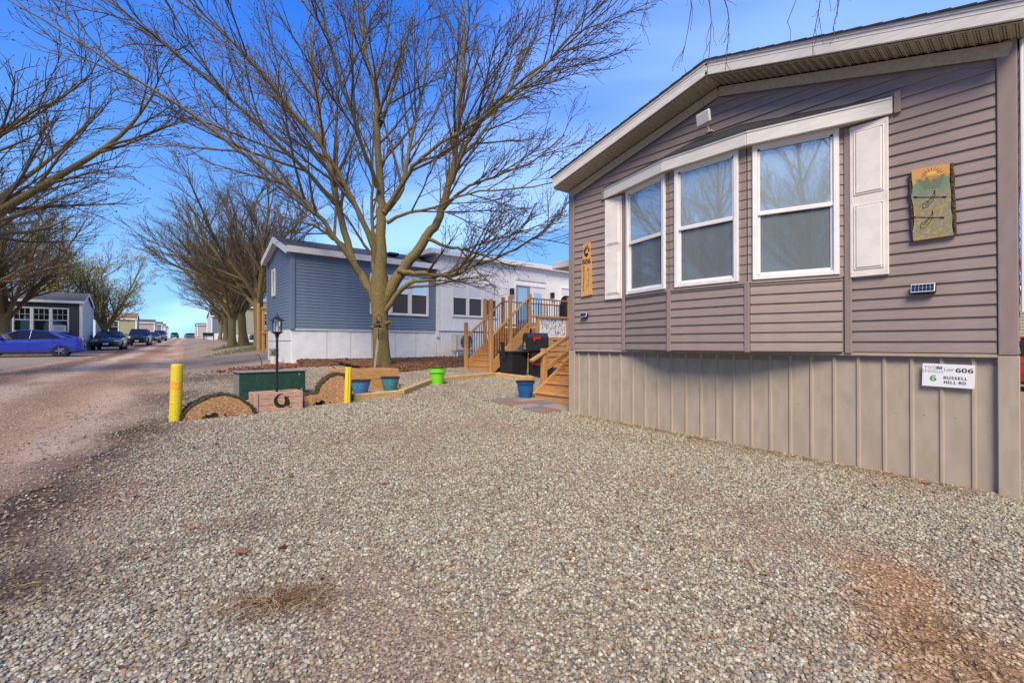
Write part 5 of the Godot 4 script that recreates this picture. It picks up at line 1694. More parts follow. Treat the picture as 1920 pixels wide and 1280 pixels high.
	# bowls
	var bp := [Vector2(0.0, -0.05), Vector2(0.11, -0.05), Vector2(0.15, 0.06), Vector2(0.172, 0.15), Vector2(0.178, 0.185), Vector2(0.19, 0.21), Vector2(0.188, 0.22)]
	var p1 := pot("flower_bowl", "blue glazed bowl behind the short bollard", on(3.45, -8.42, 0.05), bp, M.sky_blue, 0.15, "glazed bowls by the raised bed", M.pot_inside)
	rng.seed = 8
	var st := MB.new()
	for i in 16:
		var a := rng.randf() * TAU
		var r := rng.randf_range(0.02, 0.12)
		st.tube(wander(Vector3(cos(a) * r, 0.15, sin(a) * r), Vector3(rng.randfn() * 0.5, 1, rng.randfn() * 0.5), rng.randf_range(0.03, 0.07), 3, 0.2, 0), taper(4, 0.003, 0.002), 4)
	part(p1, "dead_stems", st, M.twig)
	pot("flower_bowl", "teal glazed bowl near the timber edging bend", on(4.16, -8.66, 0.05), bp, M.teal, 0.15, "glazed bowls by the raised bed", M.pot_inside)
	pot("green_pot", "bright lime green plastic pot on the timber edging", on(5.55, -9.15), [Vector2(0, 0), Vector2(0.125, 0.0), Vector2(0.15, 0.14), Vector2(0.168, 0.26), Vector2(0.172, 0.265), Vector2(0.195, 0.27), Vector2(0.2, 0.34), Vector2(0.208, 0.345), Vector2(0.208, 0.36)], M.lime, 0.28)
	pot("blue_pot", "deep blue flared pot on pavers before the home's steps", on(5.86, -6.5), [Vector2(0, 0), Vector2(0.1, 0.0), Vector2(0.12, 0.03), Vector2(0.145, 0.16), Vector2(0.155, 0.27), Vector2(0.175, 0.285), Vector2(0.178, 0.33)], M.deep_blue, 0.27, "", M.black_plastic)
	# timber edging
	var pts := [[3.07, -7.84, 4.02, -7.93, "landscape timber lying before the two glazed bowls"], [4.05, -7.98, 5.5, -9.36, "landscape timber slanting from the teal bowl towards the green pot"], [5.75, -9.52, 7.8, -9.93, "landscape timber between the green pot and the black bin"], [7.83, -9.85, 8.0, -8.6, "landscape timber running along the paver path"]]
	for t in pts:
		var a := on(t[0], t[1], 0.045)
		var b := on(t[2], t[3], 0.045)
		var o := thing("landscape_timber", t[4], "timber", Vector3((a.x + b.x) / 2, (a.y + b.y) / 2, (a.z + b.z) / 2), 0, "timber edging of the gravel")
		part(o, "timber", MB.new().cbox(Vector3.ZERO, Vector3(a.distance_to(b), 0.13, 0.13), 0.014), M.timber_x)
		o.look_at_from_position(o.position, b)
		o.rotate_object_local(Vector3.UP, PI / 2)
	# black bin
	var bn := thing("black_bin", "black plastic tote bin with open lid at the paver path", "bin", on(8.35, -9.75), 0.1)
	part(bn, "body", MB.new().prism(PackedVector2Array([Vector2(-0.27, 0), Vector2(0.27, 0), Vector2(0.33, 0.66), Vector2(-0.33, 0.66)]), -0.24, 0.24), M.black_plastic)
	part(bn, "rim", MB.new().cbox(Vector3(0, 0.67, 0), Vector3(0.71, 0.05, 0.54), 0.01), M.black_plastic)
	part(bn, "lid", MB.new().bar(Vector3(-0.36, 0.5, 0), Vector3(-0.46, 0.95, 0), 0.12, 0.03, 0.006), M.black_plastic)
	part(bn, "handle", MB.new().cbox(Vector3(0.1, 0.38, 0.235), Vector3(0.02, 0.14, 0.02), 0.005), M.black)
	# mailbox on a wide plastic post
	var ml := thing("mailbox", "black plastic mailbox with red flag on a wide black post", "mailbox", on(8.85, -9.45), -0.35)
	var arch := PackedVector2Array([Vector2(-0.2, 0.0), Vector2(0.2, 0.0), Vector2(0.2, 0.34)])
	for k in 11: arch.append(Vector2(0.2 * cos(PI * k / 10), 0.34 + 0.15 * sin(PI * k / 10)))
	arch.append(Vector2(-0.2, 0.34))
	var bx := part(ml, "box", MB.new().prism(arch, -0.3, 0.32), M.black_plastic, Vector3(0.05, 0.72, 0), Vector3(0, -PI / 2, 0))
	var fr := PackedVector2Array()
	for q in arch: fr.append(Vector2(q.x * 0.82, 0.03 + q.y * 0.82))
	var door := part(ml, "door", MB.new().prism(fr, 0, 0.02), M.black, Vector3(-0.265, 0.72, 0), Vector3(0, -PI / 2, 0))
	var emb := MB.new()
	for q in [[-0.06, 0.16, 0.05], [0.06, 0.16, 0.05], [0.0, 0.2, 0.07], [-0.03, 0.11, 0.04], [0.04, 0.11, 0.04]]:
		emb.cbox(Vector3(q[0], q[1], 0.022), Vector3(q[2], q[2] * 1.3, 0.006), 0.003)
	emb.cbox(Vector3(0, 0.06, 0.022), Vector3(0.2, 0.05, 0.006), 0.003)
	part(door, "emblem", emb, M.hardware)
	part(ml, "flag", MB.new().cbox(Vector3(0.0, 1.06, 0.207), Vector3(0.2, 0.06, 0.012), 0.004).cbox(Vector3(-0.08, 1.01, 0.208), Vector3(0.06, 0.06, 0.012), 0.004), M.red)
	part(ml, "post", MB.new().cbox(Vector3(0.06, 0.37, 0), Vector3(0.36, 0.76, 0.3), 0.03), M.black_plastic)
	part(ml, "shelf", MB.new().cbox(Vector3(-0.42, 0.68, 0.0), Vector3(0.5, 0.025, 0.3), 0.008), M.black)
	part(ml, "bracket", MB.new().bar(Vector3(-0.4, 0.67, 0), Vector3(-0.06, 0.5, 0), 0.03, 0.03), M.black)
	var tote := thing("storage_tote", "dark storage tote with a dark red lid under the mailbox", "tote", on(8.75, -9.0), -0.2)
	part(tote, "body", MB.new().prism(PackedVector2Array([Vector2(-0.2, 0), Vector2(0.2, 0), Vector2(0.23, 0.34), Vector2(-0.23, 0.34)]), -0.17, 0.17), M.black_plastic)
	part(tote, "lid", MB.new().cbox(Vector3(0, 0.365, 0), Vector3(0.5, 0.05, 0.38), 0.012), mat(Color(0.2, 0.008, 0.012), 0.4))
	# garden stake before the trunk
	var gs := thing("garden_stake", "pale wooden stake topped with black metal birds before the maple trunk", "ornament", on(5.55, -12.36))
	part(gs, "stake", MB.new().bar(Vector3(-0.1, -0.1, 0), Vector3(0.02, 0.95, 0), 0.035, 0.05), M.sign_white if false else grained(Color(0.3, 0.25, 0.18), Color(0.42, 0.36, 0.27), 0.03, Vector3(6, 0.6, 6), 0.9))
	var bd := MB.new()
	bd.rod(Vector3(0.02, 0.9, 0.02), Vector3(0.03, 1.2, 0.02), 0.012)
	bd.tube(smooth_line([Vector3(0.1, 1.3, 0.02), Vector3(0.12, 1.5, 0.02), Vector3(0.06, 1.6, 0.02), Vector3(-0.02, 1.55, 0.02), Vector3(-0.05, 1.4, 0.02)], 4), taper(17, 0.008, 0.008), 6)
	for q in [[-0.05, 1.27, 0.4], [0.06, 1.26, -0.3], [0.02, 1.38, 0.1]]:
		var c := Vector3(q[0], q[1], 0.02)
		var r := Basis(Vector3(0, 0, 1), q[2])
		bd.tube(PackedVector3Array([c + r * Vector3(-0.09, -0.01, 0), c + r * Vector3(-0.04, 0, 0), c, c + r * Vector3(0.05, 0.02, 0), c + r * Vector3(0.08, 0.03, 0)]), PackedFloat32Array([0.006, 0.03, 0.036, 0.022, 0.004]), 7)
		bd.tri(c + r * Vector3(-0.03, 0.02, 0), c + r * Vector3(0.03, 0.02, 0), c + r * Vector3(-0.05, 0.1, 0.02))
	part(gs, "bird_ornament", bd, M.black)
	# small evergreen pot by the blue corner
	var ev := pot("shrub_pot", "small pale pot with an evergreen sprig at the blue house corner", on(3.85, -16.4), [Vector2(0, 0), Vector2(0.1, 0), Vector2(0.14, 0.24), Vector2(0.15, 0.26)], M.cream, 0.22)
	var nd := MB.new()
	for i in 160:
		var p := Vector3(rng.randfn() * 0.06, 0.22 + rng.randf() * 0.24, rng.randfn() * 0.06)
		nd.tube(wander(p, Vector3(p.x * 4, 1, p.z * 4), 0.07, 2, 0.3, 0), taper(3, 0.006, 0.002), 3, false)
	part(ev, "foliage", nd, M.evergreen)
	var hk := thing("plant_hook", "bent black iron plant hook stuck in the gravel near the blue house", "hook", on(3.45, -16.1))
	part(hk, "rod", MB.new().tube(smooth_line([Vector3(0, -0.05, 0), Vector3(-0.05, 0.2, 0), Vector3(-0.12, 0.32, 0), Vector3(-0.2, 0.3, 0)], 4), taper(13, 0.012, 0.008), 6), M.black)
	# pavers
	rng.seed = 33
	var pav := thing("paver_patio", "red and grey concrete pavers at the foot of the home's steps", "paving", Vector3.ZERO)
	pav.set_meta("kind", "structure")
	for i in 5:
		for j in 6:
			var x := 5.25 + i * 0.41
			var z := -5.3 - j * 0.24
			part(pav, "paver", MB.new().cbox(Vector3(0, 0, 0), Vector3(0.4, 0.06, 0.23), 0.01), [M.paver_a, M.paver_b, M.paver_c][rng.randi() % 3], on(x, z, 0.0), Vector3(0.034, 0, 0))
	for i in 4:
		for j in 6:
			part(pav, "paver", MB.new().cbox(Vector3(0, 0, 0), Vector3(0.4, 0.06, 0.23), 0.01), [M.paver_a, M.paver_b, M.paver_c][rng.randi() % 3], on(8.25 + i * 0.41, -8.5 - j * 0.24, 0.005), Vector3(0.04, 0, 0))
	# timber porch steps and firewood behind the blue house
	var ws := thing("porch_steps", "orange timber porch frame and steps past the blue house", "stairs", on(5.35, -23.2), 0.0)
	for q in [[-0.35, 0.0, 2.0], [0.05, 0.0, 1.7], [-0.35, -1.0, 2.4], [0.05, -1.0, 2.4]]:
		part(ws, "post", MB.new().cbox(Vector3(q[0], q[2] / 2 - 0.1, q[1]), Vector3(0.1, q[2], 0.1), 0.008), M.wood_y)
	for yy in [0.9, 2.0]:
		part(ws, "rail", MB.new().cbox(Vector3(-0.15, yy, 0.06), Vector3(0.6, 0.1, 0.04), 0.006), M.wood_x)
	part(ws, "stringer", MB.new().bar(Vector3(0.1, 2.2, -0.4), Vector3(0.75, 0.2, -0.2), 0.05, 0.26), M.wood_x)
	part(ws, "panel", MB.new().cbox(Vector3(0.35, 1.7, -0.6), Vector3(0.7, 1.1, 0.04), 0.006), M.wood_x)
	for k in 12:
		var z := -22.7 - 0.02 * (k % 3)
		var lg := thing("firewood_log", "split firewood log in the pile by the porch steps", "log", on(5.6, z) + Vector3((k % 3) * 0.17, 0.09 + (k / 3) * 0.16, 0), 0.0, "firewood by the porch steps")
		part(lg, "wood", MB.new().tube(PackedVector3Array([Vector3(0, 0, -0.2), Vector3(0, 0, 0.2)]), PackedFloat32Array([0.08, 0.085]), 7), M.log_bark)
		part(lg, "cut_end", MB.new().lathe([Vector2(0.075, 0), Vector2(0, 0.003)], 7), M.cut_wood, Vector3(0, 0, 0.2), Vector3(PI / 2, 0, 0))
	# post at the road's far end
	var fp := thing("marker_post", "lone dark post against the sky at the far end of the road", "post", on(14.3, -130.0))
	part(fp, "post", MB.new().cbox(Vector3(0, 0.9, 0), Vector3(0.22, 2.0, 0.22), 0.03), M.black)
	part(fp, "cap", MB.new().lathe([Vector2(0.2, 1.9), Vector2(0.22, 2.1), Vector2(0.05, 2.4), Vector2(0, 2.42)], 10), M.black)

# ---------------------------------------------------------------- cars
# length along x (nose at +x), origin on the ground under the middle
func car(called: String, label: String, at: Vector3, turn: float, c: Color, suv := false, group := "cars parked along the road") -> Node3D:
	var o := thing(called, label, "car", at, turn, group)
	var pm := paint(c)
	var W := 0.9
	var top := 1.43 if not suv else 1.72
	var belt := 0.93 if not suv else 1.05
	# stations: x, lowest, hood or belt height, half width at the waist
	var st := [[-2.3, 0.42, 0.86, 0.66], [-2.24, 0.26, 1.0, 0.76], [-2.0, 0.22, 1.06, 0.86], [-1.5, 0.2, 1.03, 0.9], [-0.7, 0.19, 0.98, 0.91], [0.3, 0.19, 0.95, 0.91], [1.0, 0.19, 0.93, 0.9], [1.5, 0.2, 0.87, 0.89], [1.95, 0.22, 0.77, 0.84], [2.2, 0.24, 0.66, 0.74], [2.3, 0.36, 0.55, 0.6]]
	if suv:
		for s in st: s[2] += 0.14 if s[0] < 2.1 else 0.2
	var body := MB.new()
	var secs := []
	for s in st:
		var w: float = s[3]
		var lo: float = s[1]
		var hi: float = s[2]
		var q := [Vector2(w * 0.8, lo), Vector2(w * 0.96, lo + 0.06), Vector2(w, lerpf(lo, hi, 0.4)), Vector2(w * 0.985, lerpf(lo, hi, 0.68)), Vector2(w * 0.995, lerpf(lo, hi, 0.74)), Vector2(w * 0.95, hi - 0.03), Vector2(w * 0.86, hi), Vector2(w * 0.4, hi + 0.03), Vector2(0, hi + 0.035)]
		secs.append(q)
	for i in st.size() - 1:
		for k in 8:
			for sd in [-1.0, 1.0]:
				var a := Vector3(st[i][0], secs[i][k].y, sd * secs[i][k].x)
				var b := Vector3(st[i + 1][0], secs[i + 1][k].y, sd * secs[i + 1][k].x)
				var d := Vector3(st[i + 1][0], secs[i + 1][k + 1].y, sd * secs[i + 1][k + 1].x)
				var e := Vector3(st[i][0], secs[i][k + 1].y, sd * secs[i][k + 1].x)
				if sd > 0: body.quad(a, b, d, e)
				else: body.quad(e, d, b, a)
	for i in [0, st.size() - 1]:
		for sd in [-1.0, 1.0]:
			for k in range(0, 8):
				var p := Vector3(st[i][0], (st[i][1] + st[i][2]) / 2, 0)
				var a := Vector3(st[i][0], secs[i][k].y, sd * secs[i][k].x)
				var b := Vector3(st[i][0], secs[i][k + 1].y, sd * secs[i][k + 1].x)
				if (sd > 0) == (i == 0): body.tri(p, a, b)
				else: body.tri(p, b, a)
	part(o, "body", body, pm)
	# cabin: glass shell, then roof and pillars proud of it
	var gx := [-1.95, -1.05, -0.3, 0.25, 1.25] if not suv else [-2.15, -1.75, -0.3, 0.35, 1.15]
	var gh := [1.06, top - 0.06, top, top - 0.02, 0.95] if not suv else [1.2, top - 0.05, top, top - 0.02, 1.08]
	var gwid := [0.74, 0.6, 0.6, 0.61, 0.76]
	var glass := MB.new()
	for i in 4:
		for sd in [-1.0, 1.0]:
			var b0: float = st[4][2] - 0.02
			var a := Vector3(gx[i], minf(b0, gh[i]), sd * 0.83)
			var b := Vector3(gx[i + 1], minf(b0, gh[i + 1]), sd * 0.83)
			var d := Vector3(gx[i + 1], gh[i + 1], sd * gwid[i + 1])
			var e := Vector3(gx[i], gh[i], sd * gwid[i])
			if sd > 0: glass.quad(a, b, d, e)
			else: glass.quad(e, d, b, a)
		glass.quad(Vector3(gx[i], gh[i], gwid[i]), Vector3(gx[i + 1], gh[i + 1], gwid[i + 1]), Vector3(gx[i + 1], gh[i + 1], -gwid[i + 1]), Vector3(gx[i], gh[i], -gwid[i]))
	part(o, "window", glass, M.dark_glass)
	var roof := MB.new()
	for i in [1, 2]:
		roof.quad(Vector3(gx[i], gh[i] + 0.012, gwid[i] + 0.01), Vector3(gx[i + 1], gh[i + 1] + 0.012, gwid[i + 1] + 0.01), Vector3(gx[i + 1], gh[i + 1] + 0.012, -gwid[i + 1] - 0.01), Vector3(gx[i], gh[i] + 0.012, -gwid[i] - 0.01))
	for sd in [-1.0, 1.0]:
		for i in 4:
			roof.bar(Vector3(gx[i], gh[i], sd * (gwid[i] + 0.005)), Vector3(gx[i + 1], gh[i + 1], sd * (gwid[i + 1] + 0.005)), 0.06, 0.05, 0.01)
		roof.bar(Vector3(-0.2, st[4][2] - 0.03, sd * 0.835), Vector3(-0.25, top - 0.03, sd * 0.61), 0.02, 0.07, 0.005)
		roof.bar(Vector3(gx[0] + 0.35, st[3][2] - 0.03, sd * 0.84), Vector3(gx[1] + 0.15, top - 0.06, sd * 0.61), 0.02, 0.14, 0.005)
	part(o, "roof", roof, pm)
	for sx in [-1.36, 1.38]:
		for sd in [-1, 1]:
			var wh := Node3D.new()
			wh.name = "wheel"
			o.add_child(wh, true)
			var r := 0.32 if not suv else 0.37
			wh.position = Vector3(sx, r, sd * 0.8)
			wh.rotation = Vector3(sd * PI / 2, 0, 0)
			part(wh, "tyre", MB.new().lathe([Vector2(r * 0.68, -0.1), Vector2(r * 0.96, -0.1), Vector2(r, -0.06), Vector2(r, 0.08), Vector2(r * 0.96, 0.115), Vector2(r * 0.68, 0.11)], 28), M.tyre)
			part(wh, "arch", MB.new().lathe([Vector2(r * 1.16, 0.0), Vector2(r * 1.16, 0.09), Vector2(r * 1.0, 0.095)], 28), M.tyre)
			part(wh, "rim", MB.new().lathe([Vector2(r * 0.68, 0.07), Vector2(r * 0.68, 0.105), Vector2(r * 0.62, 0.1), Vector2(r * 0.58, 0.04), Vector2(0, 0.035)], 28), M.tyre)
			for k in 5:
				part(wh, "spoke", MB.new().cbox(Vector3(0, 0, 0), Vector3(r * 0.6, 0.02, 0.045), 0.006), M.rim, Vector3(cos(TAU * k / 5) * r * 0.34, 0.09, sin(TAU * k / 5) * r * 0.34), Vector3(0, -TAU * k / 5, 0))
	for sd in [-1, 1]:
		part(o, "headlight", MB.new().cbox(Vector3(2.1, st[8][2] - 0.12, sd * 0.6), Vector3(0.24, 0.1, 0.34), 0.03, Basis(Vector3.UP, sd * -0.5)), M.lamp_clear)
		part(o, "tail_light", MB.new().cbox(Vector3(-2.17, 0.9 + (0.14 if suv else 0.0), sd * 0.62), Vector3(0.22, 0.1, 0.36), 0.03, Basis(Vector3.UP, sd * 0.45)), M.lamp_red)
		part(o, "mirror", MB.new().cbox(Vector3(0.85, belt + 0.08, sd * 0.98), Vector3(0.12, 0.12, 0.18), 0.03), pm)
		for x in [0.35, -0.65]:
			part(o, "door_handle", MB.new().cbox(Vector3(x, 0.8 + (0.12 if suv else 0.0), sd * 0.905), Vector3(0.16, 0.025, 0.03), 0.008), pm)
	for sd in [-1, 1]:
		var seam := MB.new()
		for x in [0.95, -0.15, -1.05]:
			seam.bar(Vector3(x, 0.3, sd * 0.902), Vector3(x - 0.06, st[4][2] - 0.05, sd * 0.893), 0.012, 0.012, 0.002)
		seam.bar(Vector3(-1.0, 0.24, sd * 0.885), Vector3(1.0, 0.24, sd * 0.885), 0.03, 0.07, 0.006)
		seam.bar(Vector3(-1.6, st[3][2] - 0.02, sd * 0.872), Vector3(1.1, st[6][2] - 0.015, sd * 0.872), 0.02, 0.025, 0.004)
		part(o, "trim", seam, M.black)
	part(o, "grille", MB.new().cbox(Vector3(2.27, 0.5, 0), Vector3(0.1, 0.2, 1.0), 0.03), M.black)
	part(o, "bumper", MB.new().cbox(Vector3(2.18, 0.28, 0), Vector3(0.22, 0.1, 1.45), 0.04), M.black)
	part(o, "bumper", MB.new().cbox(Vector3(-2.2, 0.36, 0), Vector3(0.2, 0.16, 1.4), 0.04), M.black)
	part(o, "licence_plate", MB.new().cbox(Vector3(2.335, 0.43, 0), Vector3(0.012, 0.12, 0.31), 0.002), M.sign_white)
	return o

func far_things() -> void:
	var turn := -0.085 # the row across the road follows the road
	var u := Vector3(0.085, 0, -0.996)
	var row := "homes across the road"
	var rise := Vector3(0, 0.0, 0)
	var g0 := func(x: float, z: float) -> Vector3: return on(x, z)
	park_home("charcoal_house", "charcoal lap-sided home with wide white window and pale end wall", g0.call(-1.93, -43.65), turn, 13.0, 4.6, 2.6, 0.75, 0.32, {"group": row, "wall": M.charcoal, "end": M.light_siding, "roof": M.shingle_grey, "skirt": M.light_siding,
		"windows": [[-1.05, 1.3, 0.9, 1.65, 3], [-1.95, 1.3, 0.9, 1.65, 3], [-2.85, 1.3, 0.9, 1.65, 3]], "end_windows": []})
	var ac := thing("window_air_conditioner", "white window air conditioner in the charcoal house's window", "air conditioner", g0.call(-1.93, -43.65) + Vector3(-1.05, 1.36, 0.3), turn)
	part(ac, "case", MB.new().cbox(Vector3(0, 0.2, 0), Vector3(0.62, 0.4, 0.4), 0.02), M.white)
	part(ac, "grille", MB.new().box(Vector3(0, 0.2, 0.203), Vector3(0.5, 0.28, 0.006)), M.hardware)
	park_home("grey_house", "grey gabled home with steep roof next to the charcoal home", g0.call(-1.77, -61.9), turn, 12.0, 7.0, 2.6, 0.7, 0.62, {"group": row, "wall": M.grey_siding, "roof": M.shingle_grey, "skirt": M.light_siding, "windows": [], "end_windows": [[-3.2, 1.5, 0.9, 1.3]]})
	park_home("olive_house", "olive green home with brown roof and white-trimmed windows across the road", g0.call(2.1, -90.0), turn, 13.0, 5.0, 2.6, 0.7, 0.4, {"group": row, "wall": M.olive_siding, "roof": M.shingle_brown, "skirt": M.light_siding, "windows": [[-2.6, 1.4, 1.2, 1.6, 2], [-4.0, 1.4, 1.2, 1.6, 2]]})
	park_home("mauve_house", "dusty pink home with grey roof, next past the olive home", g0.call(5.4, -113.5), turn, 12.0, 4.6, 2.5, 0.7, 0.3, {"group": row, "wall": M.mauve_siding, "roof": M.shingle_grey, "skirt": M.light_siding, "windows": []})
	park_home("slate_house", "slate home with one white-framed window, next past the pink home", g0.call(7.8, -135.0), turn, 12.0, 4.6, 2.5, 0.7, 0.3, {"group": row, "wall": M.blue_siding, "end": M.light_siding, "roof": M.shingle_grey, "skirt": M.light_siding, "windows": [[-1.6, 1.4, 1.2, 1.4, 0]]})
	park_home("pale_house", "pale home between the slate home and the last home of the row", g0.call(9.6, -154.0), turn, 12.0, 4.6, 2.5, 0.6, 0.3, {"group": row, "wall": M.light_siding, "roof": M.shingle_grey, "skirt": M.light_siding, "windows": []})
	park_home("greyblue_house", "grey home with a blue end wall, the last of the row across the road", g0.call(11.6, -176.0), turn, 12.0, 4.6, 2.5, 0.6, 0.3, {"group": row, "wall": M.grey_siding, "end": M.blue_siding, "roof": M.shingle_grey, "skirt": M.light_siding, "windows": []})
	# this side of the road
	var near := "homes on this side of the road"
	park_home("sage_house", "sage green home with white shuttered window behind the maples", g0.call(9.6, -52.0) + Vector3(9.0, 0, 0), 0.0, 9.3, 4.6, 2.6, 0.8, 0.32, {"group": near, "wall": M.sage_siding, "roof": M.shingle_brown, "skirt": M.pale_panel, "windows": [[-7.55, 1.55, 1.1, 1.35, 2], [-4.0, 1.55, 1.1, 1.35, 2]]})
	park_home("bluegrey_house", "blue-grey home with white corner and skirting farther up the road", g0.call(10.8, -82.7) + Vector3(5.5, 0, 0), 0.0, 5.5, 4.5, 2.5, 1.0, 0.4, {"group": near, "wall": M.blue_siding, "end": M.light_siding, "roof": M.shingle, "skirt": M.pale_panel, "windows": []})
	park_home("beige_shed", "small beige home with a low grey roof beyond the blue-grey home", g0.call(12.7, -116.6) + Vector3(4.0, 0, 0), 0.0, 4.0, 3.6, 2.5, 0.4, 0.2, {"group": near, "wall": M.beige_siding, "roof": M.shingle_grey, "skirt": M.beige_siding, "windows": []})
	park_home("pale_green_home", "pale green lap-sided home past the mauve home's rear corner", g0.call(24.0, -0.2) + Vector3(6.0, 0.3, 0), 0.0, 6.0, 3.0, 2.3, 0.5, 0.1, {"group": near, "wall": M.sage_siding, "end": M.sage_siding, "roof": M.white, "skirt": M.sage_siding, "windows": []})
	# cars
	car("blue_sedan", "glossy royal blue sedan parked before the charcoal home", on(-3.75, -36.2), PI - 0.02, Color(0.012, 0.03, 0.36))
	car("dark_sedan", "dark grey sedan facing down the road beyond the charcoal home", on(-0.46, -48.0), -PI / 2 - 0.1, Color(0.022, 0.026, 0.035))
	car("dark_suv", "black sport utility car behind the dark grey sedan", on(1.75, -63.0), -PI / 2 - 0.12, Color(0.02, 0.022, 0.022), true)
	car("black_sedan", "small black sedan parked by the olive home", on(3.4, -77.0), -PI / 2 - 0.1, Color(0.02, 0.022, 0.026))
	car("brown_suv", "brownish sport utility car parked past the black sedan", on(5.2, -95.0), -PI / 2 - 0.1, Color(0.12, 0.08, 0.06), true)
	car("parked_car", "dark car parked past the last homes of the row", on(12.5, -165.0), -PI / 2, Color(0.04, 0.04, 0.05), true)
	car("parked_car", "grey-blue car standing where the road meets the sky", on(18.0, -175.0), 0.2, Color(0.1, 0.12, 0.14), true)
	car("blue_hatchback", "bright blue car half hidden behind the maple trunk", on(11.4, -47.0), PI + 0.1, Color(0.01, 0.09, 0.4))
	car("red_car", "red car past the mauve home's corner", on(18.5, -0.15), PI / 2 - 0.4, Color(0.5, 0.01, 0.012))
	var tb := thing("garden_bench", "dark metal bench before the blue-grey home", "bench", on(10.2, -81.0))
	for s in [-0.6, 0.6]:
		part(tb, "leg", MB.new().cbox(Vector3(s, 0.22, 0), Vector3(0.08, 0.45, 0.4), 0.01), M.black)
	part(tb, "seat", MB.new().cbox(Vector3(0, 0.47, 0), Vector3(1.4, 0.06, 0.45), 0.01), M.black)
	part(tb, "backrest", MB.new().cbox(Vector3(0, 0.8, -0.2), Vector3(1.4, 0.5, 0.05), 0.01), M.black)

# ---------------------------------------------------------------- loose ground
func pebble_mesh(s: int) -> ArrayMesh:
	var r := RandomNumberGenerator.new()
	r.seed = s
	var sm := SphereMesh.new()
	sm.radius = 0.5
	sm.height = 1.0
	sm.radial_segments = 7
	sm.rings = 3
	var arr := sm.get_mesh_arrays()
	var v: PackedVector3Array = arr[Mesh.ARRAY_VERTEX]
	var f := FastNoiseLite.new()
	f.seed = s
	f.frequency = 0.9
	var nn: PackedVector3Array = arr[Mesh.ARRAY_NORMAL]
	for i in v.size():
		var p := v[i]
		v[i] = p * (1.0 + 0.45 * f.get_noise_3dv(p * 1.6)) * Vector3(1.0, 0.62, 0.8)
		nn[i] = (nn[i] * Vector3(1.0, 1.5, 1.2)).normalized()
	var out := []
	out.resize(Mesh.ARRAY_MAX)
	out[Mesh.ARRAY_VERTEX] = v
	out[Mesh.ARRAY_NORMAL] = nn
	out[Mesh.ARRAY_INDEX] = arr[Mesh.ARRAY_INDEX]
	var m := ArrayMesh.new()
	m.add_surface_from_arrays(Mesh.PRIMITIVE_TRIANGLES, out)
	return m

func scatter(called: String, mesh: Mesh, m: Material, xf: Array, cols: PackedColorArray, label: String, category: String) -> void:
	var buf := PackedFloat32Array()
	buf.resize(xf.size() * 16)
	var k := 0
	for i in xf.size():
		var t: Transform3D = xf[i]
		var b := t.basis
		buf[k] = b.x.x; buf[k + 1] = b.y.x; buf[k + 2] = b.z.x; buf[k + 3] = t.origin.x
		buf[k + 4] = b.x.y; buf[k + 5] = b.y.y; buf[k + 6] = b.z.y; buf[k + 7] = t.origin.y
		buf[k + 8] = b.x.z; buf[k + 9] = b.y.z; buf[k + 10] = b.z.z; buf[k + 11] = t.origin.z
		var c := cols[i]
		buf[k + 12] = c.r; buf[k + 13] = c.g; buf[k + 14] = c.b; buf[k + 15] = 1.0
		k += 16
	var mm := MultiMesh.new()
	mm.transform_format = MultiMesh.TRANSFORM_3D
	mm.use_colors = true
	mm.mesh = mesh
	mm.instance_count = xf.size()
	mm.buffer = buf
	var o := MultiMeshInstance3D.new()
	o.name = numbered(called)
	o.multimesh = mm
	o.material_override = m
	add_child(o)
	tag(o, label, category, "", "stuff")

func in_view(x: float, z: float, margin: float) -> bool: # roughly what the lot shows from where people stand at its edge
	var d := 0.6479 * x - 0.7617 * z + margin
	var c := 0.7617 * x + 0.6479 * z
	return d > 0.7 and absf(c) < d * 1.13 + margin

const STONES := [Color(0.352, 0.331, 0.246), Color(0.264, 0.248, 0.183), Color(0.441, 0.421, 0.313), Color(0.335, 0.284, 0.187), Color(0.176, 0.165, 0.128), Color(0.220, 0.227, 0.200), Color(0.352, 0.284, 0.187), Color(0.510, 0.501, 0.386), Color(0.132, 0.109, 0.072), Color(0.317, 0.222, 0.119)]

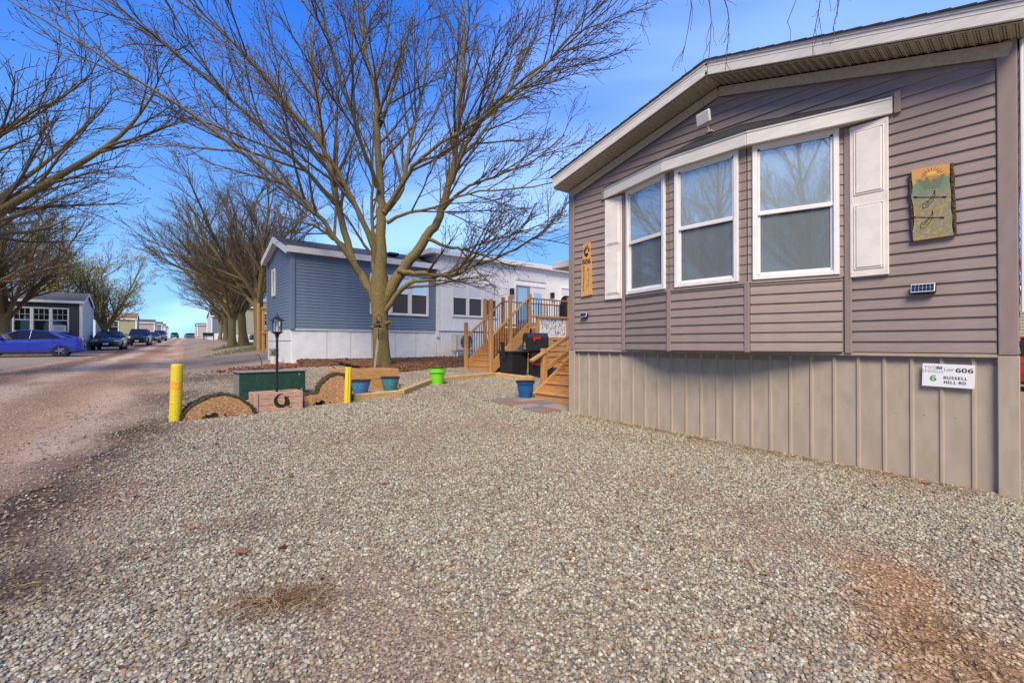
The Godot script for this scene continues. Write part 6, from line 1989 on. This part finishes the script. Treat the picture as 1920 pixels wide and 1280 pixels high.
func gravel() -> void:
	rng.seed = 1001
	var xf := [[], [], [], []]
	var cs := [PackedColorArray(), PackedColorArray(), PackedColorArray(), PackedColorArray()]
	var tries := 0
	# cells of 0.1 m: as many stones as the distance asks for
	var z := 0.3
	while z > -15.0:
		var x := -3.2
		while x < 9.6:
			if in_view(x, z, 0.6) and not (x > 5.53 and z > -5.05):
				var d := Vector2(x, z).length()
				var soil := soil_at(x, z)
				var sand := sand_at(x, z)
				var edge := road_x(-z) + table(RIGHT, -z) + noise_b.get_noise_2d(x, z) * 0.25
				var onroad := 1.0 - smoothstep(edge - 0.45, edge + 0.35, x)
				var per := 58.0 if d < 3.2 else (44.0 if d < 5.5 else (28.0 if d < 8.0 else 16.0))
				var thin := clampf(noise_a.get_noise_2d(x * 0.8 + 70.0, z * 0.8) * 1.6 - 0.15, 0.0, 0.55)
				per *= (1.0 - 0.88 * soil) * (1.0 - 0.8 * sand) * (1.0 - 0.75 * onroad) * (1.0 - thin)
				if z < -9.6: per *= 0.6
				var n := int(per + rng.randf())
				var y := gy(x + 0.05, z - 0.05)
				for i in n:
					var k := rng.randi() & 3
					var s := 0.0125 + 0.0115 * rng.randf() * rng.randf() + (0.006 if rng.randf() < 0.12 else 0.0)
					if d > 6.0: s *= 1.2
					s *= 1.1
					var px := x + rng.randf() * 0.1
					var pz := z - rng.randf() * 0.1
					var b := Basis.from_euler(Vector3(rng.randfn() * 0.35, rng.randf() * TAU, rng.randfn() * 0.35)).scaled(Vector3.ONE * s)
					xf[k].append(Transform3D(b, Vector3(px, y + rng.randf_range(0.0, 0.007), pz)))
					var c: Color = STONES[rng.randi() % 10] if rng.randf() < 0.8 else STONES[rng.randi() % 3]
					c = c * rng.randf_range(0.8, 1.15)
					c = c.lerp(Color(0.15, 0.1, 0.065), soil * 0.7)
					c = c.lerp(Color(0.33, 0.23, 0.15), thin * 0.6)
					c = c.lerp(Color(0.5, 0.31, 0.16), sand * 0.6)
					if onroad > 0.0: c = c.lerp(Color(0.4, 0.29, 0.22), onroad * 0.6)
					cs[k].append(c)
			x += 0.1
		z -= 0.1
	for k in 4:
		scatter("gravel", pebble_mesh(50 + k), M.pebble, xf[k], cs[k], "pale grey and tan pebbles covering the driveway", "gravel")
	# coarse specks of stone on the road
	xf = []
	var cc := PackedColorArray()
	for i in 16000:
		var s := 4.0 + 34.0 * rng.randf() * rng.randf()
		var x := road_x(s) + rng.randf_range(-3.2, 3.4)
		var b := Basis.from_euler(Vector3(rng.randfn() * 0.3, rng.randf() * TAU, 0)).scaled(Vector3.ONE * rng.randf_range(0.012, 0.026))
		xf.append(Transform3D(b, on(x, -s, 0.012)))
		cc.append(Color(0.42, 0.33, 0.27) * rng.randf_range(0.55, 1.35))
	scatter("road_stones", pebble_mesh(60), M.pebble, xf, cc, "loose pinkish stones strewn along the dirt road", "gravel")

func litter() -> void:
	rng.seed = 77
	# twigs and needles in the brown patches
	var needle := MB.new()
	needle.tube(PackedVector3Array([Vector3(-0.5, 0, 0), Vector3(-0.1, 0.03, 0.03), Vector3(0.5, 0, 0)]), PackedFloat32Array([0.02, 0.03, 0.015]), 4)
	var xf := []
	var cc := PackedColorArray()
	for q in [[0.58, -2.3, 0.24, 0.1, 330, 0.55], [0.62, -2.33, 0.1, 0.06, 120, 0.2], [-0.25, -3.05, 0.4, 0.2, 160, 0.2], [-0.38, -4.6, 0.3, 1.4, 500, 0.26], [0.2, -6.8, 0.3, 0.9, 350, 0.26], [2.55, -0.3, 0.4, 0.25, 380, -0.4], [5.42, -2.5, 0.06, 2.3, 700, 0.0]]:
		for i in q[4]:
			var p := Vector2(rng.randfn() * q[2] * 0.6, rng.randfn() * q[3] * 0.6).rotated(q[5]) if q[2] > 0.07 else Vector2(-absf(rng.randfn()) * 0.09, rng.randf_range(-1, 1) * q[3])
			var at := on(q[0] + p.x, q[1] + p.y, rng.randf_range(0.012, 0.028))
			if at.x > 5.5 and at.z > -5.0: continue
			xf.append(Transform3D(Basis.from_euler(Vector3(rng.randfn() * 0.2, rng.randf() * TAU, rng.randfn() * 0.2)).scaled(Vector3.ONE * rng.randf_range(0.02, 0.09)), at))
			cc.append([Color(0.3, 0.18, 0.085), Color(0.2, 0.12, 0.06), Color(0.4, 0.27, 0.14), Color(0.14, 0.1, 0.06)][rng.randi() % 4])
	for i in 1000: # scattered dark twigs
		var x := rng.randf_range(-0.8, 5.3)
		var z := rng.randf_range(-9.0, -0.3)
		xf.append(Transform3D(Basis.from_euler(Vector3(rng.randfn() * 0.15, rng.randf() * TAU, rng.randfn() * 0.15)).scaled(Vector3.ONE * rng.randf_range(0.02, 0.11)), on(x, z, 0.02)))
		cc.append(Color(0.2, 0.125, 0.07) * rng.randf_range(0.5, 1.8))
	scatter("plant_debris", needle.mesh(), M.chip, xf, cc, "dry brown twigs and needles matted on the gravel", "debris")
	# torn bits of last year's leaves
	var bit := MB.new()
	bit.tri(Vector3(-0.5, 0.1, -0.1), Vector3(-0.12, 0.0, 0.28), Vector3(0.08, 0.06, -0.3))
	bit.tri(Vector3(-0.12, 0.0, 0.28), Vector3(0.52, 0.2, 0.06), Vector3(0.08, 0.06, -0.3))
	bit.tri(Vector3(-0.12, 0.0, 0.28), Vector3(0.2, 0.14, 0.42), Vector3(0.3, 0.08, 0.1))
	xf = []
	cc = PackedColorArray()
	for i in 2600:
		var x := rng.randf_range(-0.9, 5.45)
		var z := rng.randf_range(-9.4, -0.2)
		if noise_a.get_noise_2d(x * 1.5 + 40.0, z * 1.5) < -0.05: continue
		xf.append(Transform3D(Basis.from_euler(Vector3(rng.randfn() * 0.4, rng.randf() * TAU, rng.randfn() * 0.4)).scaled(Vector3.ONE * (0.012 + 0.034 * pow(rng.randf(), 2.5))), on(x, z, 0.019)))
		cc.append(Color(0.2, 0.085, 0.035).lerp(Color(0.4, 0.21, 0.09), rng.randf()) * rng.randf_range(0.5, 1.1))
	scatter("leaf_litter", bit.mesh(), M.chip, xf, cc, "orange-brown bits of dead leaf among the pebbles", "litter")
	# mulch
	var chip := MB.new()
	chip.cbox(Vector3.ZERO, Vector3(1, 0.28, 0.5), 0.1)
	xf = []
	cc = PackedColorArray()
	for i in 17000:
		var x := rng.randf_range(4.3, 11.2)
		var zmin := -15.5
		var zmax := -14.6 if x < 6.2 else lerpf(-12.2, -13.4, (x - 6.2) / 5.0) + noise_a.get_noise_2d(x, 3.0) * 0.5
		if x > 5.3 and x < 6.4: zmax = -12.0
		var z := rng.randf_range(zmin, zmax)
		var mound := 0.1 * smoothstep(0.0, 0.6, zmax - z)
		xf.append(Transform3D(Basis.from_euler(Vector3(rng.randfn() * 0.5, rng.randf() * TAU, rng.randfn() * 0.5)).scaled(Vector3.ONE * rng.randf_range(0.05, 0.13)), on(x, z, mound + rng.randf() * 0.04)))
		cc.append(Color(0.11, 0.048, 0.026).lerp(Color(0.21, 0.1, 0.052), rng.randf()) * rng.randf_range(0.45, 1.15))
	for i in 1500:
		var p := Vector2(rng.randfn() * 0.8, rng.randfn() * 0.3)
		xf.append(Transform3D(Basis.from_euler(Vector3(rng.randfn() * 0.5, rng.randf() * TAU, rng.randfn() * 0.5)).scaled(Vector3.ONE * rng.randf_range(0.05, 0.11)), on(4.0 + p.x, -15.0 + p.y, rng.randf() * 0.05)))
		cc.append(Color(0.17, 0.06, 0.03).lerp(Color(0.28, 0.12, 0.06), rng.randf()) * rng.randf_range(0.5, 1.1))
	scatter("mulch", chip.mesh(), M.chip, xf, cc, "reddish brown bark mulch along the blue house and maple", "mulch")
	# grass round the far trunks
	var blade := MB.new()
	for i in 7:
		var a := rng.randf() * TAU
		var o := Vector3(cos(a), 0, sin(a)) * 0.25
		var e := o * rng.randf_range(1.5, 3.0) + Vector3.UP * rng.randf_range(0.6, 1.0)
		var q := o.cross(Vector3.UP).normalized() * 0.05
		blade.tri(o - q, o + q, e)
	xf = []
	cc = PackedColorArray()
	for q in [[5.3, -32.3, 0.5, 420], [5.9, -27.6, 0.8, 500], [4.9, -25.6, 0.9, 300], [8.3, -35.0, 1.6, 900], [0.75, -7.5, 0.12, 60], [-4.2, -39.3, 0.8, 300]]:
		for i in q[3]:
			xf.append(Transform3D(Basis(Vector3.UP, rng.randf() * TAU).scaled(Vector3.ONE * rng.randf_range(0.06, 0.14)), on(q[0] + rng.randfn() * q[2], q[1] + rng.randfn() * q[2] * 0.6, 0.0)))
			cc.append(Color(0.1, 0.13, 0.03).lerp(Color(0.22, 0.2, 0.07), rng.randf()))
	scatter("grass", blade.mesh(), M.chip, xf, cc, "short green grass growing round the maple trunks", "grass")
	# leaves one can count
	var leaf := MB.new()
	var out := []
	for q in [[0.0, 0.5], [0.12, 0.22], [0.34, 0.3], [0.26, 0.05], [0.42, -0.12], [0.14, -0.2], [0.02, -0.5], [-0.14, -0.2], [-0.4, -0.14], [-0.24, 0.06], [-0.36, 0.28], [-0.12, 0.2]]:
		out.append(Vector3(q[0], 0.1 * absf(q[0]) + 0.06 * q[1] * q[1], q[1]))
	for i in out.size():
		var a: Vector3 = out[i]
		var b: Vector3 = out[(i + 1) % out.size()]
		leaf.tri(Vector3(0, 0.015, 0), a, b)
		leaf.tri(Vector3(0, 0.0, 0), b - Vector3.UP * 0.015, a - Vector3.UP * 0.015)
	var lm := leaf.mesh()
	for q in [[430, 0.53, -2.95, 0.11, "curled orange-brown leaf lying alone on pale gravel"], [2, 0.72, -2.85, 0.085, "upright curled brown leaf next to a twig on gravel"], [3, 1.65, -3.55, 0.07, "curled orange-brown leaf lying alone on pale gravel"], [4, 0.35, -3.5, 0.06, "curled orange-brown leaf lying alone on pale gravel"], [5, 1.12, -4.2, 0.08, "curled orange-brown leaf lying alone on pale gravel"], [6, 2.35, -4.25, 0.06, "curled orange-brown leaf lying alone on pale gravel"], [7, 0.1, -4.4, 0.07, "curled orange-brown leaf lying alone on pale gravel"], [8, 3.1, -2.8, 0.05, "curled orange-brown leaf lying alone on pale gravel"], [9, 4.0, -2.1, 0.06, "curled orange-brown leaf lying alone on pale gravel"], [10, 5.3, -1.5, 0.06, "curled brown leaf against the foot of the skirting"], [11, 5.35, -0.75, 0.07, "curled brown leaf against the foot of the skirting"], [12, 5.33, -0.42, 0.06, "curled brown leaf against the foot of the skirting"], [13, 3.4, -1.4, 0.05, "curled orange-brown leaf lying alone on pale gravel"], [14, 1.9, -1.75, 0.05, "curled orange-brown leaf lying alone on pale gravel"]]:
		var o := thing("dry_leaf", q[4], "leaf", on(q[1], q[2], 0.022), q[0] * 1.7, "dry leaves on the gravel")
		var p := part(o, "blade", lm, M.dry_leaf)
		p.scale = Vector3(q[3], q[3] * 1.6, q[3])
		p.rotation = Vector3(0.25 if q[0] != 2 else 0.9, 0, 0.2)

# ---------------------------------------------------------------- build
func _ready() -> void:
	noise_a.seed = 3
	noise_a.frequency = 0.55
	noise_a.fractal_octaves = 4
	noise_b.seed = 11
	noise_b.frequency = 2.3
	noise_b.fractal_octaves = 3
	noise_c.seed = 19
	noise_c.frequency = 0.12
	make_sky()
	make_materials()
	# ground in one sheet, finer near the lot
	var xs := axis([-3000.0, [-400.0, 650.0], [-60.0, 60.0], [-14.0, 4.0], [-4.0, 0.5], [9.6, 0.16], [14.0, 0.5], [40.0, 3.0], [400.0, 60.0], [3000.0, 650.0]])
	var zs := axis([-3000.0, [-400.0, 520.0], [-60.0, 10.0], [-30.0, 1.0], [-18.0, 0.4], [1.0, 0.16], [6.0, 1.0], [60.0, 9.0], [3000.0, 490.0]])
	var gm := part(self, "ground", sheet(xs, zs, gy, ground_color), M.ground)
	gm.set_meta("kind", "structure")
	var across := PackedFloat32Array()
	for i in 45: across.append(-2.2 + 4.4 * i / 44.0)
	var along := axis([-170.0, [-60.0, 4.0], [-30.0, 0.6], [-3.0, 0.16], [6.0, 1.0]])
	var rm := part(self, "road", sheet(across, along, func(x, z): return gy(x, z) + 0.006, road_color, func(x, z): return road_x(-z) + (x if x < 0.0 else x / 2.2 * (table(RIGHT, -z) + 0.22 * noise_b.get_noise_2d(z * 0.6, 4.0) + 0.15 * noise_a.get_noise_2d(z, 9.0)))), M.road)
	rm.set_meta("kind", "structure")
	mauve_home()
	wall_items()
	blue_and_white_house()
	timber_deck()
	home_steps()
	far_things()
	yard()
	build_trees()
	gravel()
	litter()

func road_color(x: float, z: float) -> Color:
	var w := x - road_x(-z)
	var n := noise_a.get_noise_2d(x * 1.3, z * 0.35) * 0.5 + noise_b.get_noise_2d(x, z * 0.25) * 0.35
	var c := Color(0.47, 0.29, 0.165)
	c = c.lerp(Color(0.58, 0.44, 0.325), smoothstep(0.35, 0.0, absf(w + 0.45) - 0.25 + n * 0.4) * 0.9)
	c = c.lerp(Color(0.56, 0.42, 0.305), smoothstep(0.4, 0.0, absf(w - 1.5) - 0.2 + n * 0.4) * 0.7)
	c = c.lerp(Color(0.24, 0.135, 0.08), smoothstep(0.45, 0.0, absf(w - 0.45) - 0.15 + n * 0.6) * 0.55)
	c = c.lerp(Color(0.11, 0.065, 0.038), smoothstep(0.4, 0.0, absf(w + 1.35) - 0.25 + n * 0.8) * 0.75)
	c = c.lerp(Color(0.09, 0.062, 0.042), soil_at(x, z))
	c = c.lerp(Color(0.21, 0.122, 0.07), clampf(noise_a.get_noise_2d(x * 1.1 + 31.0, z * 0.4) * 2.0 - 0.25, 0.0, 0.65))
	return c.lerp(Color(0.36, 0.23, 0.155), clampf(n * 0.8, 0.0, 0.5))
